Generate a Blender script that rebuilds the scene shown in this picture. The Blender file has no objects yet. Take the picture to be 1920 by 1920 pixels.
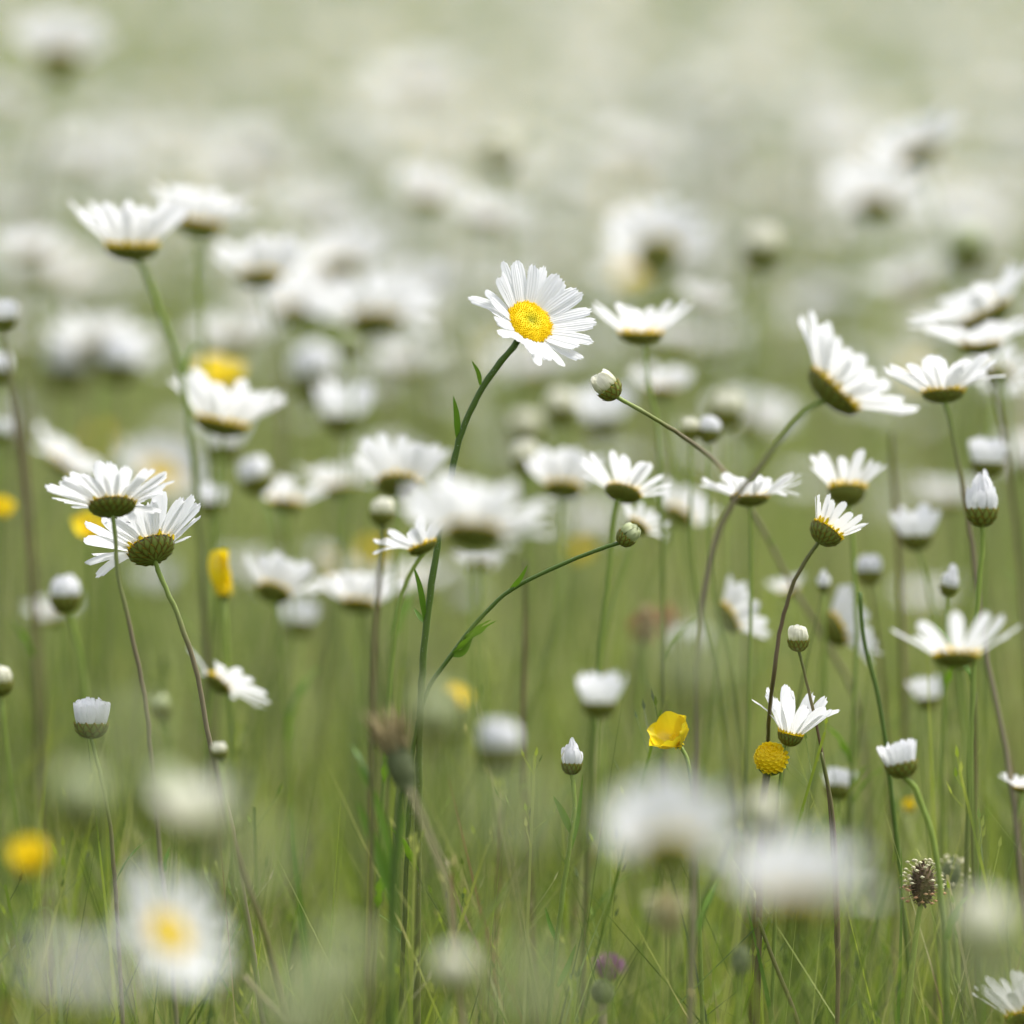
import bpy, math, random
import numpy as np
from mathutils import Vector, Matrix

random.seed(11)
RNG = np.random.default_rng(5)
sc = bpy.context.scene
COL = sc.collection

# ------------------------------------------------------------------ camera
H = 0.86
PITCH = math.radians(6.0)
FOVW = 0.14                       # picture width per metre of distance
camd = bpy.data.cameras.new("camera")
cam = bpy.data.objects.new("camera", camd)
COL.objects.link(cam)
cam.location = (0, 0, H)
cam.rotation_euler = (math.radians(90) - PITCH, 0, 0)
camd.sensor_fit = 'HORIZONTAL'
camd.sensor_width = 24.0
camd.lens = 24.0 / FOVW
camd.clip_start = 0.05
camd.clip_end = 1000
camd.dof.use_dof = True
camd.dof.focus_distance = 2.5
camd.dof.aperture_fstop = 3.45
sc.camera = cam

# ------------------------------------------------------------------ light
world = bpy.data.worlds.new("World")
sc.world = world
world.use_nodes = True
wn = world.node_tree
sky = wn.nodes.new('ShaderNodeTexSky')
sky.sky_type = 'NISHITA'
sky.sun_disc = False
SUN_EL, SUN_AZ = math.radians(64), math.radians(68)     # azimuth from +Y towards +X
sky.sun_elevation = SUN_EL
sky.sun_rotation = SUN_AZ
sky.air_density = 1.0
sky.dust_density = 4.0
sky.ozone_density = 1.0
bg = wn.nodes['Background']
bg.inputs['Strength'].default_value = 0.15
hs = wn.nodes.new('ShaderNodeHueSaturation')      # thin cloud greys the blue
hs.inputs['Saturation'].default_value = 0.35
wn.links.new(sky.outputs[0], hs.inputs['Color'])
wn.links.new(hs.outputs[0], bg.inputs['Color'])
sl = bpy.data.lights.new("sun", 'SUN')
sl.energy = 1.5
sl.angle = math.radians(12)
sl.color = (1.0, 0.975, 0.93)
sun = bpy.data.objects.new("sun", sl)
COL.objects.link(sun)
sd = Vector((math.sin(SUN_AZ) * math.cos(SUN_EL), math.cos(SUN_AZ) * math.cos(SUN_EL), math.sin(SUN_EL)))
sun.rotation_euler = sd.to_track_quat('Z', 'Y').to_euler()
sun.location = sd * 20
sc.view_settings.view_transform = 'Standard'
sc.view_settings.look = 'None'
sc.view_settings.exposure = 1.06
sc.view_settings.gamma = 1.0
sc.render.engine = 'CYCLES'
sc.cycles.max_bounces = 10
sc.cycles.diffuse_bounces = 6
sc.cycles.use_denoising = True

FWD = Vector((0, math.cos(PITCH), -math.sin(PITCH)))
UPV = Vector((0, math.sin(PITCH), math.cos(PITCH)))
RGT = Vector((1, 0, 0))
EYE = Vector((0, 0, H))


def P(px, py, d):
    """photograph pixel (1920 wide) at a distance d -> a real point of the meadow"""
    return EYE + d * (FWD + RGT * ((px - 960) / 1920 * FOVW) + UPV * ((960 - py) / 1920 * FOVW))


def S(d):
    return d * FOVW / 1920


def proj(p):
    v = Vector(p) - EYE
    d = v.dot(FWD)
    return 960 + v.dot(RGT) / d / FOVW * 1920, 960 - v.dot(UPV) / d / FOVW * 1920, d


# ------------------------------------------------------------------ materials
def new_mat(name):
    m = bpy.data.materials.new(name)
    m.use_nodes = True
    nt = m.node_tree
    nt.nodes.clear()
    out = nt.nodes.new('ShaderNodeOutputMaterial')
    return m, nt, out


def leafy(name, color_fn, rough=0.5, trans=0.35, tcol=None, spec=0.3, bump=None):
    """front diffuse and gloss plus light that passes through"""
    m, nt, out = new_mat(name)
    N, L = nt.nodes, nt.links
    p = N.new('ShaderNodeBsdfPrincipled')
    p.inputs['Roughness'].default_value = rough
    p.inputs['Specular IOR Level'].default_value = spec
    col = color_fn(nt)
    L.new(col, p.inputs['Base Color'])
    t = N.new('ShaderNodeBsdfTranslucent')
    if tcol:
        mx = N.new('ShaderNodeMix')
        mx.data_type = 'RGBA'
        mx.blend_type = 'MULTIPLY'
        mx.inputs[0].default_value = 1.0
        L.new(col, mx.inputs[6])
        mx.inputs[7].default_value = (*tcol, 1)
        L.new(mx.outputs[2], t.inputs['Color'])
    else:
        L.new(col, t.inputs['Color'])
    if bump:
        b = bump(nt)
        L.new(b, p.inputs['Normal'])
    ms = N.new('ShaderNodeMixShader')
    ms.inputs[0].default_value = trans
    L.new(p.outputs[0], ms.inputs[1])
    L.new(t.outputs[0], ms.inputs[2])
    L.new(ms.outputs[0], out.inputs['Surface'])
    return m


def ramp(nt, src, stops):
    r = nt.nodes.new('ShaderNodeValToRGB')
    e = r.color_ramp.elements
    while len(e) < len(stops):
        e.new(0.5)
    for k, (pos, c) in enumerate(stops):
        e[k].position = pos
        e[k].color = (*c, 1)
    nt.links.new(src, r.inputs[0])
    return r.outputs[0]


def noise(nt, scale, detail=3, coord='Object'):
    tc = nt.nodes.new('ShaderNodeTexCoord')
    n = nt.nodes.new('ShaderNodeTexNoise')
    n.inputs['Scale'].default_value = scale
    n.inputs['Detail'].default_value = detail
    nt.links.new(tc.outputs[coord], n.inputs['Vector'])
    return n.outputs[0]


def uv_axis(nt, axis):
    tc = nt.nodes.new('ShaderNodeTexCoord')
    s = nt.nodes.new('ShaderNodeSeparateXYZ')
    nt.links.new(tc.outputs['UV'], s.inputs[0])
    return s.outputs[axis]


def math_node(nt, op, a, b=None):
    n = nt.nodes.new('ShaderNodeMath')
    n.operation = op
    for k, v in enumerate((a, b)):
        if v is None:
            continue
        if isinstance(v, (int, float)):
            n.inputs[k].default_value = v
        else:
            nt.links.new(v, n.inputs[k])
    return n.outputs[0]


def petal_col(nt):
    v = uv_axis(nt, 1)
    return ramp(nt, v, [(0.0, (0.74, 0.76, 0.62)), (0.12, (0.86, 0.865, 0.86)), (1.0, (0.88, 0.88, 0.89))])


def petal_bump(nt):
    u = uv_axis(nt, 0)
    w = math_node(nt, 'SINE', math_node(nt, 'MULTIPLY', u, 26.0))
    b = nt.nodes.new('ShaderNodeBump')
    b.inputs['Strength'].default_value = 0.35
    b.inputs['Distance'].default_value = 0.0004
    nt.links.new(w, b.inputs['Height'])
    return b.outputs[0]


M = {}
M['petal'] = leafy('white_petal', petal_col, rough=0.55, trans=0.47, spec=0.2, bump=petal_bump)
M['bud_petal'] = leafy('cream_petal', lambda nt: ramp(nt, uv_axis(nt, 1), [(0, (0.60, 0.62, 0.34)), (0.35, (0.86, 0.85, 0.70)), (1, (0.90, 0.89, 0.80))]),
                       rough=0.6, trans=0.5, spec=0.2, bump=petal_bump)
M['green_petal'] = leafy('greenish_petal', lambda nt: ramp(nt, uv_axis(nt, 1), [(0, (0.34, 0.40, 0.16)), (1, (0.62, 0.66, 0.42))]),
                         rough=0.6, trans=0.3, spec=0.2)
M['disc'] = leafy('yellow_disc', lambda nt: ramp(nt, uv_axis(nt, 0), [(0.0, (0.34, 0.33, 0.01)), (0.22, (0.62, 0.52, 0.008)), (0.45, (0.82, 0.62, 0.004)), (1.0, (0.84, 0.60, 0.004))]),
                  rough=0.6, trans=0.06, spec=0.2)
M['buttercup'] = leafy('buttercup_petal', lambda nt: ramp(nt, noise(nt, 60), [(0.3, (0.86, 0.67, 0.008)), (0.7, (0.90, 0.75, 0.03))]),
                       rough=0.22, trans=0.3, spec=0.6)
M['yellow_floret'] = leafy('yellow_floret', lambda nt: ramp(nt, noise(nt, 90), [(0.35, (0.88, 0.64, 0.004)), (0.65, (0.92, 0.74, 0.015))]),
                           rough=0.5, trans=0.25)


def bract_col(nt):
    u = math_node(nt, 'ABSOLUTE', math_node(nt, 'SUBTRACT', uv_axis(nt, 0), 0.5))
    v = math_node(nt, 'POWER', uv_axis(nt, 1), 4.0)
    s = math_node(nt, 'ADD', math_node(nt, 'MULTIPLY', u, 1.3), math_node(nt, 'MULTIPLY', v, 0.5))
    return ramp(nt, s, [(0.0, (0.20, 0.26, 0.05)), (0.40, (0.17, 0.20, 0.03)), (0.62, (0.10, 0.06, 0.012)), (0.85, (0.34, 0.20, 0.012))])


M['bract'] = leafy('green_bract', bract_col, rough=0.55, trans=0.08)
M['cup'] = leafy('green_cup', lambda nt: ramp(nt, noise(nt, 300), [(0.3, (0.12, 0.16, 0.03)), (0.7, (0.17, 0.21, 0.045))]), rough=0.6, trans=0.05)


def stem_mat(name, top, mid, low, reach):
    def f(nt):
        v = math_node(nt, 'DIVIDE', uv_axis(nt, 1), reach)
        v = math_node(nt, 'ADD', v, math_node(nt, 'MULTIPLY', math_node(nt, 'SUBTRACT', noise(nt, 55), 0.5), 0.45))
        return ramp(nt, v, [(0.0, top), (0.45, mid), (1.0, low)])
    return leafy(name, f, rough=0.5, trans=0.12, spec=0.35)


M['stem_green'] = stem_mat('green_stem', (0.25, 0.34, 0.055), (0.18, 0.25, 0.045), (0.17, 0.17, 0.06), 0.16)
M['stem_dark'] = stem_mat('dark_green_stem', (0.065, 0.12, 0.012), (0.085, 0.15, 0.016), (0.14, 0.15, 0.04), 0.22)
M['stem_purple'] = stem_mat('purple_stem', (0.25, 0.34, 0.07), (0.20, 0.165, 0.085), (0.25, 0.215, 0.13), 0.09)
M['stem_brown'] = stem_mat('brown_stem', (0.12, 0.14, 0.03), (0.13, 0.085, 0.04), (0.16, 0.13, 0.055), 0.07)
M['leaf'] = leafy('leaf_green', lambda nt: ramp(nt, noise(nt, 40), [(0.3, (0.085, 0.19, 0.016)), (0.7, (0.15, 0.27, 0.035))]), rough=0.45, trans=0.42, tcol=(1.0, 1.0, 0.5))
M['hair'] = leafy('pale_hair', lambda nt: ramp(nt, noise(nt, 40), [(0, (0.6, 0.62, 0.5)), (1, (0.7, 0.7, 0.6))]), rough=0.5, trans=0.4)


def grass_col(nt, pale=0.0):
    N, L = nt.nodes, nt.links
    g = N.new('ShaderNodeNewGeometry')
    # grass kinds vary by tuft; the darkest tufts also paint in shaded gaps
    tc = N.new('ShaderNodeTexCoord')
    mp = N.new('ShaderNodeMapping')
    mp.inputs['Scale'].default_value = (1, 1, 0.12)
    L.new(tc.outputs['Object'], mp.inputs['Vector'])

    def nz(scale):
        n = N.new('ShaderNodeTexNoise')
        n.inputs['Scale'].default_value = scale
        n.inputs['Detail'].default_value = 2
        L.new(mp.outputs[0], n.inputs['Vector'])
        return math_node(nt, 'SUBTRACT', n.outputs[0], 0.5)
    v = math_node(nt, 'ADD', math_node(nt, 'MULTIPLY', g.outputs['Random Per Island'], 0.66), 0.09)
    v = math_node(nt, 'ADD', v, math_node(nt, 'MULTIPLY', nz(15), 2.3))
    v = math_node(nt, 'ADD', v, math_node(nt, 'MULTIPLY', nz(5), 0.8))
    mixp = lambda c: tuple(c[k] * (1 - pale) + (0.50, 0.53, 0.33)[k] * pale for k in range(3))
    return ramp(nt, v, [(q_, mixp(c_)) for q_, c_ in [
        (0.00, (0.020, 0.050, 0.003)), (0.20, (0.050, 0.105, 0.004)), (0.36, (0.155, 0.250, 0.014)), (0.50, (0.275, 0.350, 0.035)),
        (0.66, (0.33, 0.37, 0.09)), (0.80, (0.46, 0.47, 0.23)), (0.92, (0.52, 0.45, 0.30)), (1.0, (0.20, 0.11, 0.08))]])


M['grass_pale'] = leafy('veiled_heading_grass', lambda nt: grass_col(nt, .40), rough=0.5, trans=0.48, tcol=(1.0, 1.0, 0.62), spec=0.35)  # pale seed heads, plus a milky veil mixed into the blade colour
M['grass'] = leafy('grass_blades', lambda nt: grass_col(nt, .07), rough=0.42, trans=0.48, tcol=(1.0, 1.0, 0.55), spec=0.4)
M['straw'] = leafy('straw', lambda nt: ramp(nt, noise(nt, 50), [(0.3, (0.30, 0.25, 0.14)), (0.7, (0.42, 0.37, 0.22))]), rough=0.55, trans=0.2)
M['pale_blade'] = leafy('pale_green_blade', lambda nt: ramp(nt, noise(nt, 20), [(0.3, (0.22, 0.30, 0.08)), (0.7, (0.30, 0.37, 0.13))]), rough=0.45, trans=0.35)
M['brown'] = leafy('brown_floret', lambda nt: ramp(nt, noise(nt, 400), [(0.35, (0.045, 0.026, 0.016)), (0.65, (0.14, 0.085, 0.05))]), rough=0.7, trans=0.05)
M['tan'] = leafy('tan_floret', lambda nt: ramp(nt, noise(nt, 300), [(0.35, (0.27, 0.21, 0.10)), (0.65, (0.44, 0.37, 0.20))]), rough=0.7, trans=0.15)
M['rust'] = leafy('rust_floret', lambda nt: ramp(nt, noise(nt, 300), [(0.35, (0.30, 0.11, 0.05)), (0.65, (0.45, 0.21, 0.11))]), rough=0.7, trans=0.15)
M['cream'] = leafy('cream_anther', lambda nt: ramp(nt, noise(nt, 300), [(0.35, (0.62, 0.58, 0.36)), (0.65, (0.78, 0.74, 0.52))]), rough=0.6, trans=0.2)
M['peach'] = leafy('peach_anther', lambda nt: ramp(nt, noise(nt, 300), [(0.35, (0.48, 0.24, 0.12)), (0.65, (0.62, 0.38, 0.22))]), rough=0.6, trans=0.2)
M['grey_green'] = leafy('grey_green_bract', lambda nt: ramp(nt, noise(nt, 200), [(0.3, (0.14, 0.17, 0.08)), (0.7, (0.24, 0.27, 0.14))]), rough=0.65, trans=0.1)
M['mauve'] = leafy('mauve_floret', lambda nt: ramp(nt, noise(nt, 200), [(0.3, (0.26, 0.10, 0.22)), (0.7, (0.42, 0.22, 0.36))]), rough=0.6, trans=0.25)


def ground_col(nt):
    return ramp(nt, noise(nt, 9, 6), [(0.3, (0.022, 0.040, 0.007)), (0.55, (0.038, 0.060, 0.012)), (0.75, (0.06, 0.05, 0.025))])


M['soil'] = leafy('mossy_soil', ground_col, rough=0.9, trans=0.0, spec=0.1)


# ------------------------------------------------------------------ mesh helpers
class MB:
    def __init__(s):
        s.v, s.f, s.uv = [], [], []

    def add(s, v, f, uv=None):
        o = len(s.v)
        s.v.extend(v)
        s.f.extend([tuple(i + o for i in q) for q in f])
        s.uv.extend(uv if uv else [(0.5, 0.5)] * len(v))

    def mesh(s, name, mat, off=None, smooth=True):
        me = bpy.data.meshes.new(name)
        V = [(p[0] - off[0], p[1] - off[1], p[2] - off[2]) for p in s.v] if off is not None else [tuple(p) for p in s.v]
        me.from_pydata(V, [], s.f)
        uvl = me.uv_layers.new(name='UVMap')
        vi = np.empty(len(me.loops), dtype=np.int32)
        me.loops.foreach_get('vertex_index', vi)
        uvl.data.foreach_set('uv', np.array(s.uv, dtype=np.float32)[vi].ravel())
        me.materials.append(M[mat])
        if smooth:
            me.polygons.foreach_set('use_smooth', np.ones(len(me.polygons), dtype=bool))
        me.update()
        return me


def link(name, me, parent=None):
    o = bpy.data.objects.new(name, me)
    COL.objects.link(o)
    if parent:
        o.parent = parent
    return o


def tag(o, label=None, cat=None, group=None, kind=None):
    if label: o['label'] = label
    if cat: o['category'] = cat
    if group: o['group'] = group
    if kind: o['kind'] = kind
    return o


def thing(name, loc, label, cat, group=None):
    o = bpy.data.objects.new(name, None)
    o.empty_display_size = 0.02
    o.location = loc
    COL.objects.link(o)
    return tag(o, label, cat, group)


def catmull(pts, seg=6):
    pts = [Vector(p) for p in pts]
    if len(pts) < 3:
        return pts
    P_ = [pts[0] * 2 - pts[1]] + pts + [pts[-1] * 2 - pts[-2]]
    out = []
    for i in range(1, len(P_) - 2):
        a, b, c, d = P_[i - 1:i + 3]
        for k in range(seg):
            t = k / seg
            out.append(0.5 * ((2 * b) + (c - a) * t + (2 * a - 5 * b + 4 * c - d) * t * t + (3 * b - a - 3 * c + d) * t ** 3))
    out.append(pts[-1])
    return out


def tube(mb, path, r0, r1, sides=8, ridge=0.0, rough=False):
    n = len(path)
    v, f, uv = [], [], []
    side = Vector((1, 0, 0))
    dist = 0
    for i, p in enumerate(path):
        t = (path[min(i + 1, n - 1)] - path[max(i - 1, 0)]).normalized()
        side = (side - t * side.dot(t))
        if side.length < 1e-4:
            side = t.orthogonal()
        side.normalize()
        up = t.cross(side)
        if i: dist += (p - path[i - 1]).length
        r = r0 + (r1 - r0) * i / (n - 1)
        if rough and i > 2: r *= random.uniform(.93, 1.07)
        for k in range(sides):
            a = 2 * math.pi * k / sides
            rr = r * (1 + ridge * (1 if k % 2 else -1))
            v.append(p + (side * math.cos(a) + up * math.sin(a)) * rr)
            uv.append((k / sides, dist))
    for i in range(n - 1):
        for k in range(sides):
            a, b = i * sides + k, i * sides + (k + 1) % sides
            f.append((a, b, b + sides, a + sides))
    f.append(tuple(range(sides - 1, -1, -1)))
    f.append(tuple(range((n - 1) * sides, n * sides)))
    mb.add(v, f, uv)


def wobble(path, r):
    q = [p.copy() for p in path]
    for i in range(3, len(q) - 2):
        q[i] += Vector((random.gauss(0, r * .14), random.gauss(0, r * .14), 0))
    return q


def hairs(mb, path, r, n, length=0.0011, rng=random):
    for _ in range(n):
        i = rng.randrange(len(path) - 1)
        p = path[i].lerp(path[i + 1], rng.random())
        t = (path[i + 1] - path[i]).normalized()
        a = Vector((rng.gauss(0, 1), rng.gauss(0, 1), rng.gauss(0, 1)))
        a = (a - t * a.dot(t)).normalized()
        b = t.cross(a) * 0.00006
        q = p + a * r * 0.9
        mb.add([q + b, q - b, q + a * length * rng.uniform(0.5, 1.2) + t * rng.uniform(-0.5, 0.5) * length], [(0, 1, 2)])


def blade(mb, path, w, nrm, fold=0.25, wprof=None):
    """a leaf or grass blade that tapers to a tip, folded along its middle"""
    n = len(path)
    v, f, uv = [], [], []
    for i, p in enumerate(path):
        t = (path[min(i + 1, n - 1)] - path[max(i - 1, 0)]).normalized()
        s = t.cross(nrm)
        if s.length < 1e-4: s = t.orthogonal()
        s.normalize()
        m = s.cross(t)
        x = i / (n - 1)
        ww = w * 0.5 * (wprof(x) if wprof else (min(1, 0.5 + 1.6 * x) * (1 - x ** 3) + 0.02))
        v += [p - s * ww + m * ww * fold, p, p + s * ww + m * ww * fold]
        uv += [(0, x), (0.5, x), (1, x)]
    for i in range(n - 1):
        for k in range(2):
            a = i * 3 + k
            f.append((a, a + 1, a + 4, a + 3))
    mb.add(v, f, uv)


def frame(n, roll=0.0):
    n = Vector(n).normalized()
    x = n.cross(Vector((0.13, 1, 0.07)))
    x.normalize()
    y = n.cross(x)
    c, s = math.cos(roll), math.sin(roll)
    return Matrix(((x * c + y * s), (y * c - x * s), n)).transposed()


PT = [0, .14, .34, .58, .78, .92, 1.0]
PW = [.50, .70, .90, 1.0, .98, .80, .46]


def petal(L, W, r0, phi, e0, e1, twist=0.0, lift=0.0, rng=random, lowres=False, tipn=0.06):
    T, WW = (PT, PW) if not lowres else ([0, .4, .8, 1.0], [.5, .95, .95, .45])
    US = [-1, -.5, 0, .5, 1] if not lowres else [-1, 0, 1]
    v, f, uv = [], [], []
    r, z, pt = r0, lift, 0
    side_bend = rng.uniform(-0.10, 0.10)
    cupd = rng.uniform(-0.12, 0.22)
    for i, t in enumerate(T):
        e = e0 + (e1 - e0) * (t + pt) / 2
        r += L * (t - pt) * math.cos(e)
        z += L * (t - pt) * math.sin(e)
        pt = t
        tw = twist * t
        for k, u in enumerate(US):
            wv = W / 2 * WW[i]
            groove = 0.0006 * (1 if k % 2 else 0) * (W / 0.0045) * (0.3 + t)
            yy = u * wv * math.cos(tw)
            zz = u * wv * math.sin(tw) + cupd * wv * u * u + groove * 0.5
            dr = 0
            if i == len(T) - 1:
                dr = -tipn * L * (0.9 if abs(u) == 1 else (0.0 if abs(u) == .5 else 0.5))
            rr = r + dr * math.cos(e) - zz * math.sin(e)
            z2 = z + dr * math.sin(e) + zz * math.cos(e)
            y2 = yy + side_bend * L * t * t
            v.append(Vector((rr * math.cos(phi) - y2 * math.sin(phi), rr * math.sin(phi) + y2 * math.cos(phi), z2)))
            uv.append((u * .5 + .5, t))
    nu = len(US)
    for i in range(len(T) - 1):
        for k in range(nu - 1):
            a = i * nu + k
            f.append((a, a + 1, a + nu + 1, a + nu))
    return v, f, uv


def xf(vs, R, o):
    return [R @ p + o for p in vs]


def bowl(mb, R, o, rad, depth, rings=5, seg=20, stemr=0.0012, ex=0.8):
    v, f, uv = [], [], []
    for i in range(rings + 1):
        a = i / rings * math.pi / 2
        rr = max(rad * math.cos(a) ** ex, stemr * 1.1) if i else rad
        zz = -depth * math.sin(a)
        for k in range(seg):
            b = 2 * math.pi * k / seg
            v.append(Vector((rr * math.cos(b), rr * math.sin(b), zz)))
            uv.append((0.5, 0.2))
    for i in range(rings):
        for k in range(seg):
            a, b = i * seg + k, i * seg + (k + 1) % seg
            f.append((a, a + seg, b + seg, b))
    f.append(tuple(rings * seg + k for k in range(seg)))
    mb.add(xf(v, R, o), f, uv)


def bracts(mb, R, o, rad, depth, rows=3, n=18, ex=0.8):
    """overlapping scales that follow the cup"""
    for r_ in range(rows):
        a_top = 0.02 + r_ * 0.40
        a_bot = min(a_top + 0.65, 1.45)
        for k in range(n - r_ * 3):
            b = 2 * math.pi * (k + 0.5 * (r_ % 2)) / (n - r_ * 3)
            v, uv = [], []
            off = 1.03 + 0.035 * r_
            for i, t in enumerate((0, .35, .7, 1.0)):
                a = a_bot + (a_top - a_bot) * t
                hw = (1.0, 1.15, .85, .12)[i] * math.pi / (n - r_ * 3) * 0.98
                for u in (-1, 0, 1):
                    bb = b + u * hw
                    lo = off + (0.03 if u == 0 else 0.0) + 0.03 * t
                    rr = rad * max(math.cos(a), 0.12) ** ex * lo
                    v.append(Vector((rr * math.cos(bb), rr * math.sin(bb), -depth * math.sin(a) * lo + (0.12 * rad if (t == 1 and r_ == 0) else 0))))
                    uv.append((u * .5 + .5, t))
            f = [(i * 3 + j, i * 3 + j + 1, i * 3 + j + 4, i * 3 + j + 3) for i in range(3) for j in range(2)]
            mb.add(xf(v, R, o), f, uv)


def disc(mb, R, o, rad, hgt, n=90, rng=random):
    """domed centre with a dimple, covered by florets in a spiral"""
    v, f, uv = [], [], []
    seg, rings = 24, 7

    def zat(x):
        return hgt * (math.sqrt(max(0, 1 - (x * 0.97) ** 2)) - 0.42 * math.exp(-(x / 0.28) ** 2))
    for i in range(rings + 1):
        x = i / rings
        for k in range(seg):
            b = 2 * math.pi * k / seg
            v.append(Vector((x * rad * math.cos(b), x * rad * math.sin(b), zat(x))))
            uv.append((x, 0.5))
    for i in range(rings):
        for k in range(seg):
            a, b = i * seg + k, i * seg + (k + 1) % seg
            f.append((a, a + seg, b + seg, b) if i else (a, a + seg, b + seg))
    mb.add(xf(v, R, o), f, uv)
    for q in range(n):
        x = math.sqrt((q + 0.5) / n)
        b = q * 2.399963
        c = Vector((x * rad * math.cos(b), x * rad * math.sin(b), zat(x)))
        c += Vector((rng.gauss(0, 1), rng.gauss(0, 1), 0)) * rad * 0.10 / math.sqrt(n)
        fr = rad * 0.82 / math.sqrt(n) * rng.uniform(.7, 1.15)
        hh = fr * (1.1 + 1.6 * x * x) * rng.uniform(.5, 1.4)
        nn = Vector((math.cos(b) * x * 0.5, math.sin(b) * x * 0.5, 1)).normalized()
        A = nn.orthogonal().normalized()
        B = nn.cross(A)
        vv = []
        for (rr, zz) in ((1.0, -0.2), (0.8, 0.7), (0.2, 1.0)):
            for k in range(5):
                t = k * 2 * math.pi / 5
                vv.append(c + (A * math.cos(t) + B * math.sin(t)) * fr * rr + nn * hh * zz)
        ff = [(i * 5 + k, i * 5 + (k + 1) % 5, i * 5 + 5 + (k + 1) % 5, i * 5 + 5 + k) for i in range(2) for k in range(5)]
        ff.append(tuple(range(10, 15)))
        mb.add(xf(vv, R, o), ff, [(x, 0.5)] * 15)


def screen_dir(n):
    return (RGT * n[0] + UPV * n[1] - FWD * n[2]).normalized()


def to_ground(pts, drift=None):
    """carries a stem on from its last shown point down to the soil"""
    a, b = pts[-2], pts[-1]
    d = (b - a).normalized()
    if d.z > -0.3: d = (d + Vector((0, 0, -1.2))).normalized()
    dx, dy = d.x / -d.z, d.y / -d.z
    z = b.z
    rem = []
    x, y = b.x, b.y
    fr = [0, .03, .08, .16, .27, .41, .58, .78, 1.0]
    z0 = z
    for k in range(1, len(fr)):
        h = z0 * (fr[k] - fr[k - 1])
        fade = (1 - fr[k]) ** 1.5
        x += dx * h * fade * 0.7
        y += dy * h * fade * 0.7
        rem.append(Vector((x, y, z0 * (1 - fr[k]))))
    return pts + rem


def make_head(root, off, o, n, R, rd, elev, npet_, size='daisy', focus=False, gaps=(), petmat='petal', rng=random, roll=0.0,
              face=0.0, e_spread=0.16, plen=None, pwid=None, gone=0.0, depthk=0.40, discn=60, droop=None):
    npet = int(round(npet_ * (1.22 if npet_ >= 18 else 1.0)))
    elev += math.radians(7)
    F = frame(n, roll)
    L = plen if plen else (R - rd * 0.75)
    W = pwid if pwid else min((0.30 if npet_ >= 18 else 0.25) * L + 0.0005, 2 * math.pi * (rd + L * .55) / npet * 1.22)
    ring = MB()
    for k in range(npet):
        phi = 2 * math.pi * (k + rng.uniform(-0.28, 0.28)) / npet
        if rng.random() < gone: continue
        if any(abs((math.degrees(phi) - g + 180) % 360 - 180) < 9 for g in gaps): continue
        e0 = elev + rng.uniform(-e_spread, e_spread) * 0.6
        e1 = e0 + (droop if droop is not None else -0.08) + rng.uniform(-e_spread, e_spread)
        if rng.random() < .07: e1 -= rng.uniform(.4, 1.0)
        Lk = L * rng.uniform(0.84, 1.08)
        v, f, uv = petal(Lk, W * rng.uniform(0.8, 1.1), rd * 0.72, phi, e0, e1, rng.uniform(-.3, .3), lift=rng.uniform(0, 0.0004) + 0.0002 * (k % 2), tipn=rng.uniform(.03, .13),
                         rng=rng, lowres=not focus and size == 'far')
        if focus:
            mb = MB()
            mb.add(xf(v, F, o), f, uv)
            link('petal', mb.mesh('petal', petmat, off), root)
        else:
            ring.add(xf(v, F, o), f, uv)
    if not focus:
        link('petal_ring', ring.mesh('petal_ring', petmat, off), root)
    dm = MB()
    disc(dm, F, o, rd * 0.94, rd * 0.34, discn, rng)
    link('disc', dm.mesh('disc', 'disc', off), root)
    cm = MB()
    bowl(cm, F, o, rd * 0.93, rd * depthk, ex=1.25)
    bracts(cm, F, o, rd * 0.93, rd * depthk, ex=1.25)
    link('bract_cup', cm.mesh('bract_cup', 'bract', off), root)


def make_bud(root, off, o, n, R, stage='closed', petmat='bud_petal', focus=False, rng=random, roll=0.0):
    """R is the radius of the cup"""
    F = frame(n, roll)
    ring = MB()
    if stage == 'closed': spec = ((13, 0.86, 1.35, 1.15, 2.5), (9, 0.55, 1.35, 1.25, 2.2), (5, 0.25, 1.3, 1.4, 1.7))
    elif stage == 'pointed': spec = ((11, 0.88, 1.55, 1.2, 2.15), (8, 0.6, 2.0, 1.35, 1.95), (5, 0.3, 2.35, 1.5, 1.6))
    else: spec = ((14, 0.88, 1.30, 1.28, 1.42), (11, 0.62, 1.45, 1.40, 1.6), (6, 0.3, 1.25, 1.5, 1.6))
    if stage == 'wide': spec = ((15, 0.85, 1.8, 0.95, 1.25), (11, 0.62, 1.9, 1.2, 1.35))
    for (m, r0, L, e0, e1) in spec:
        for k in range(m):
            v, f, uv = petal(R * L * rng.uniform(.80, 1.16), R * (0.62 if stage != 'wide' else .5), R * r0, 2 * math.pi * (k + rng.uniform(-.2, .2)) / m,
                             e0 + rng.uniform(-.13, .13), e1 + rng.uniform(-.2, .2), rng.uniform(-.3, .3), rng=rng, tipn=rng.uniform(.04, .16))
            ring.add(xf(v, F, o), f, uv)
    link('petal_tuft', ring.mesh('petal_tuft', petmat, off), root)
    cm = MB()
    dk = R * (1.0 if stage in ('closed', 'pointed') else .82)
    bowl(cm, F, o, R, dk, ex=1.0)
    bracts(cm, F, o, R * 1.0, dk, rows=3, n=13, ex=1.0)
    link('bract_cup', cm.mesh('bract_cup', 'bract', off), root)


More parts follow.
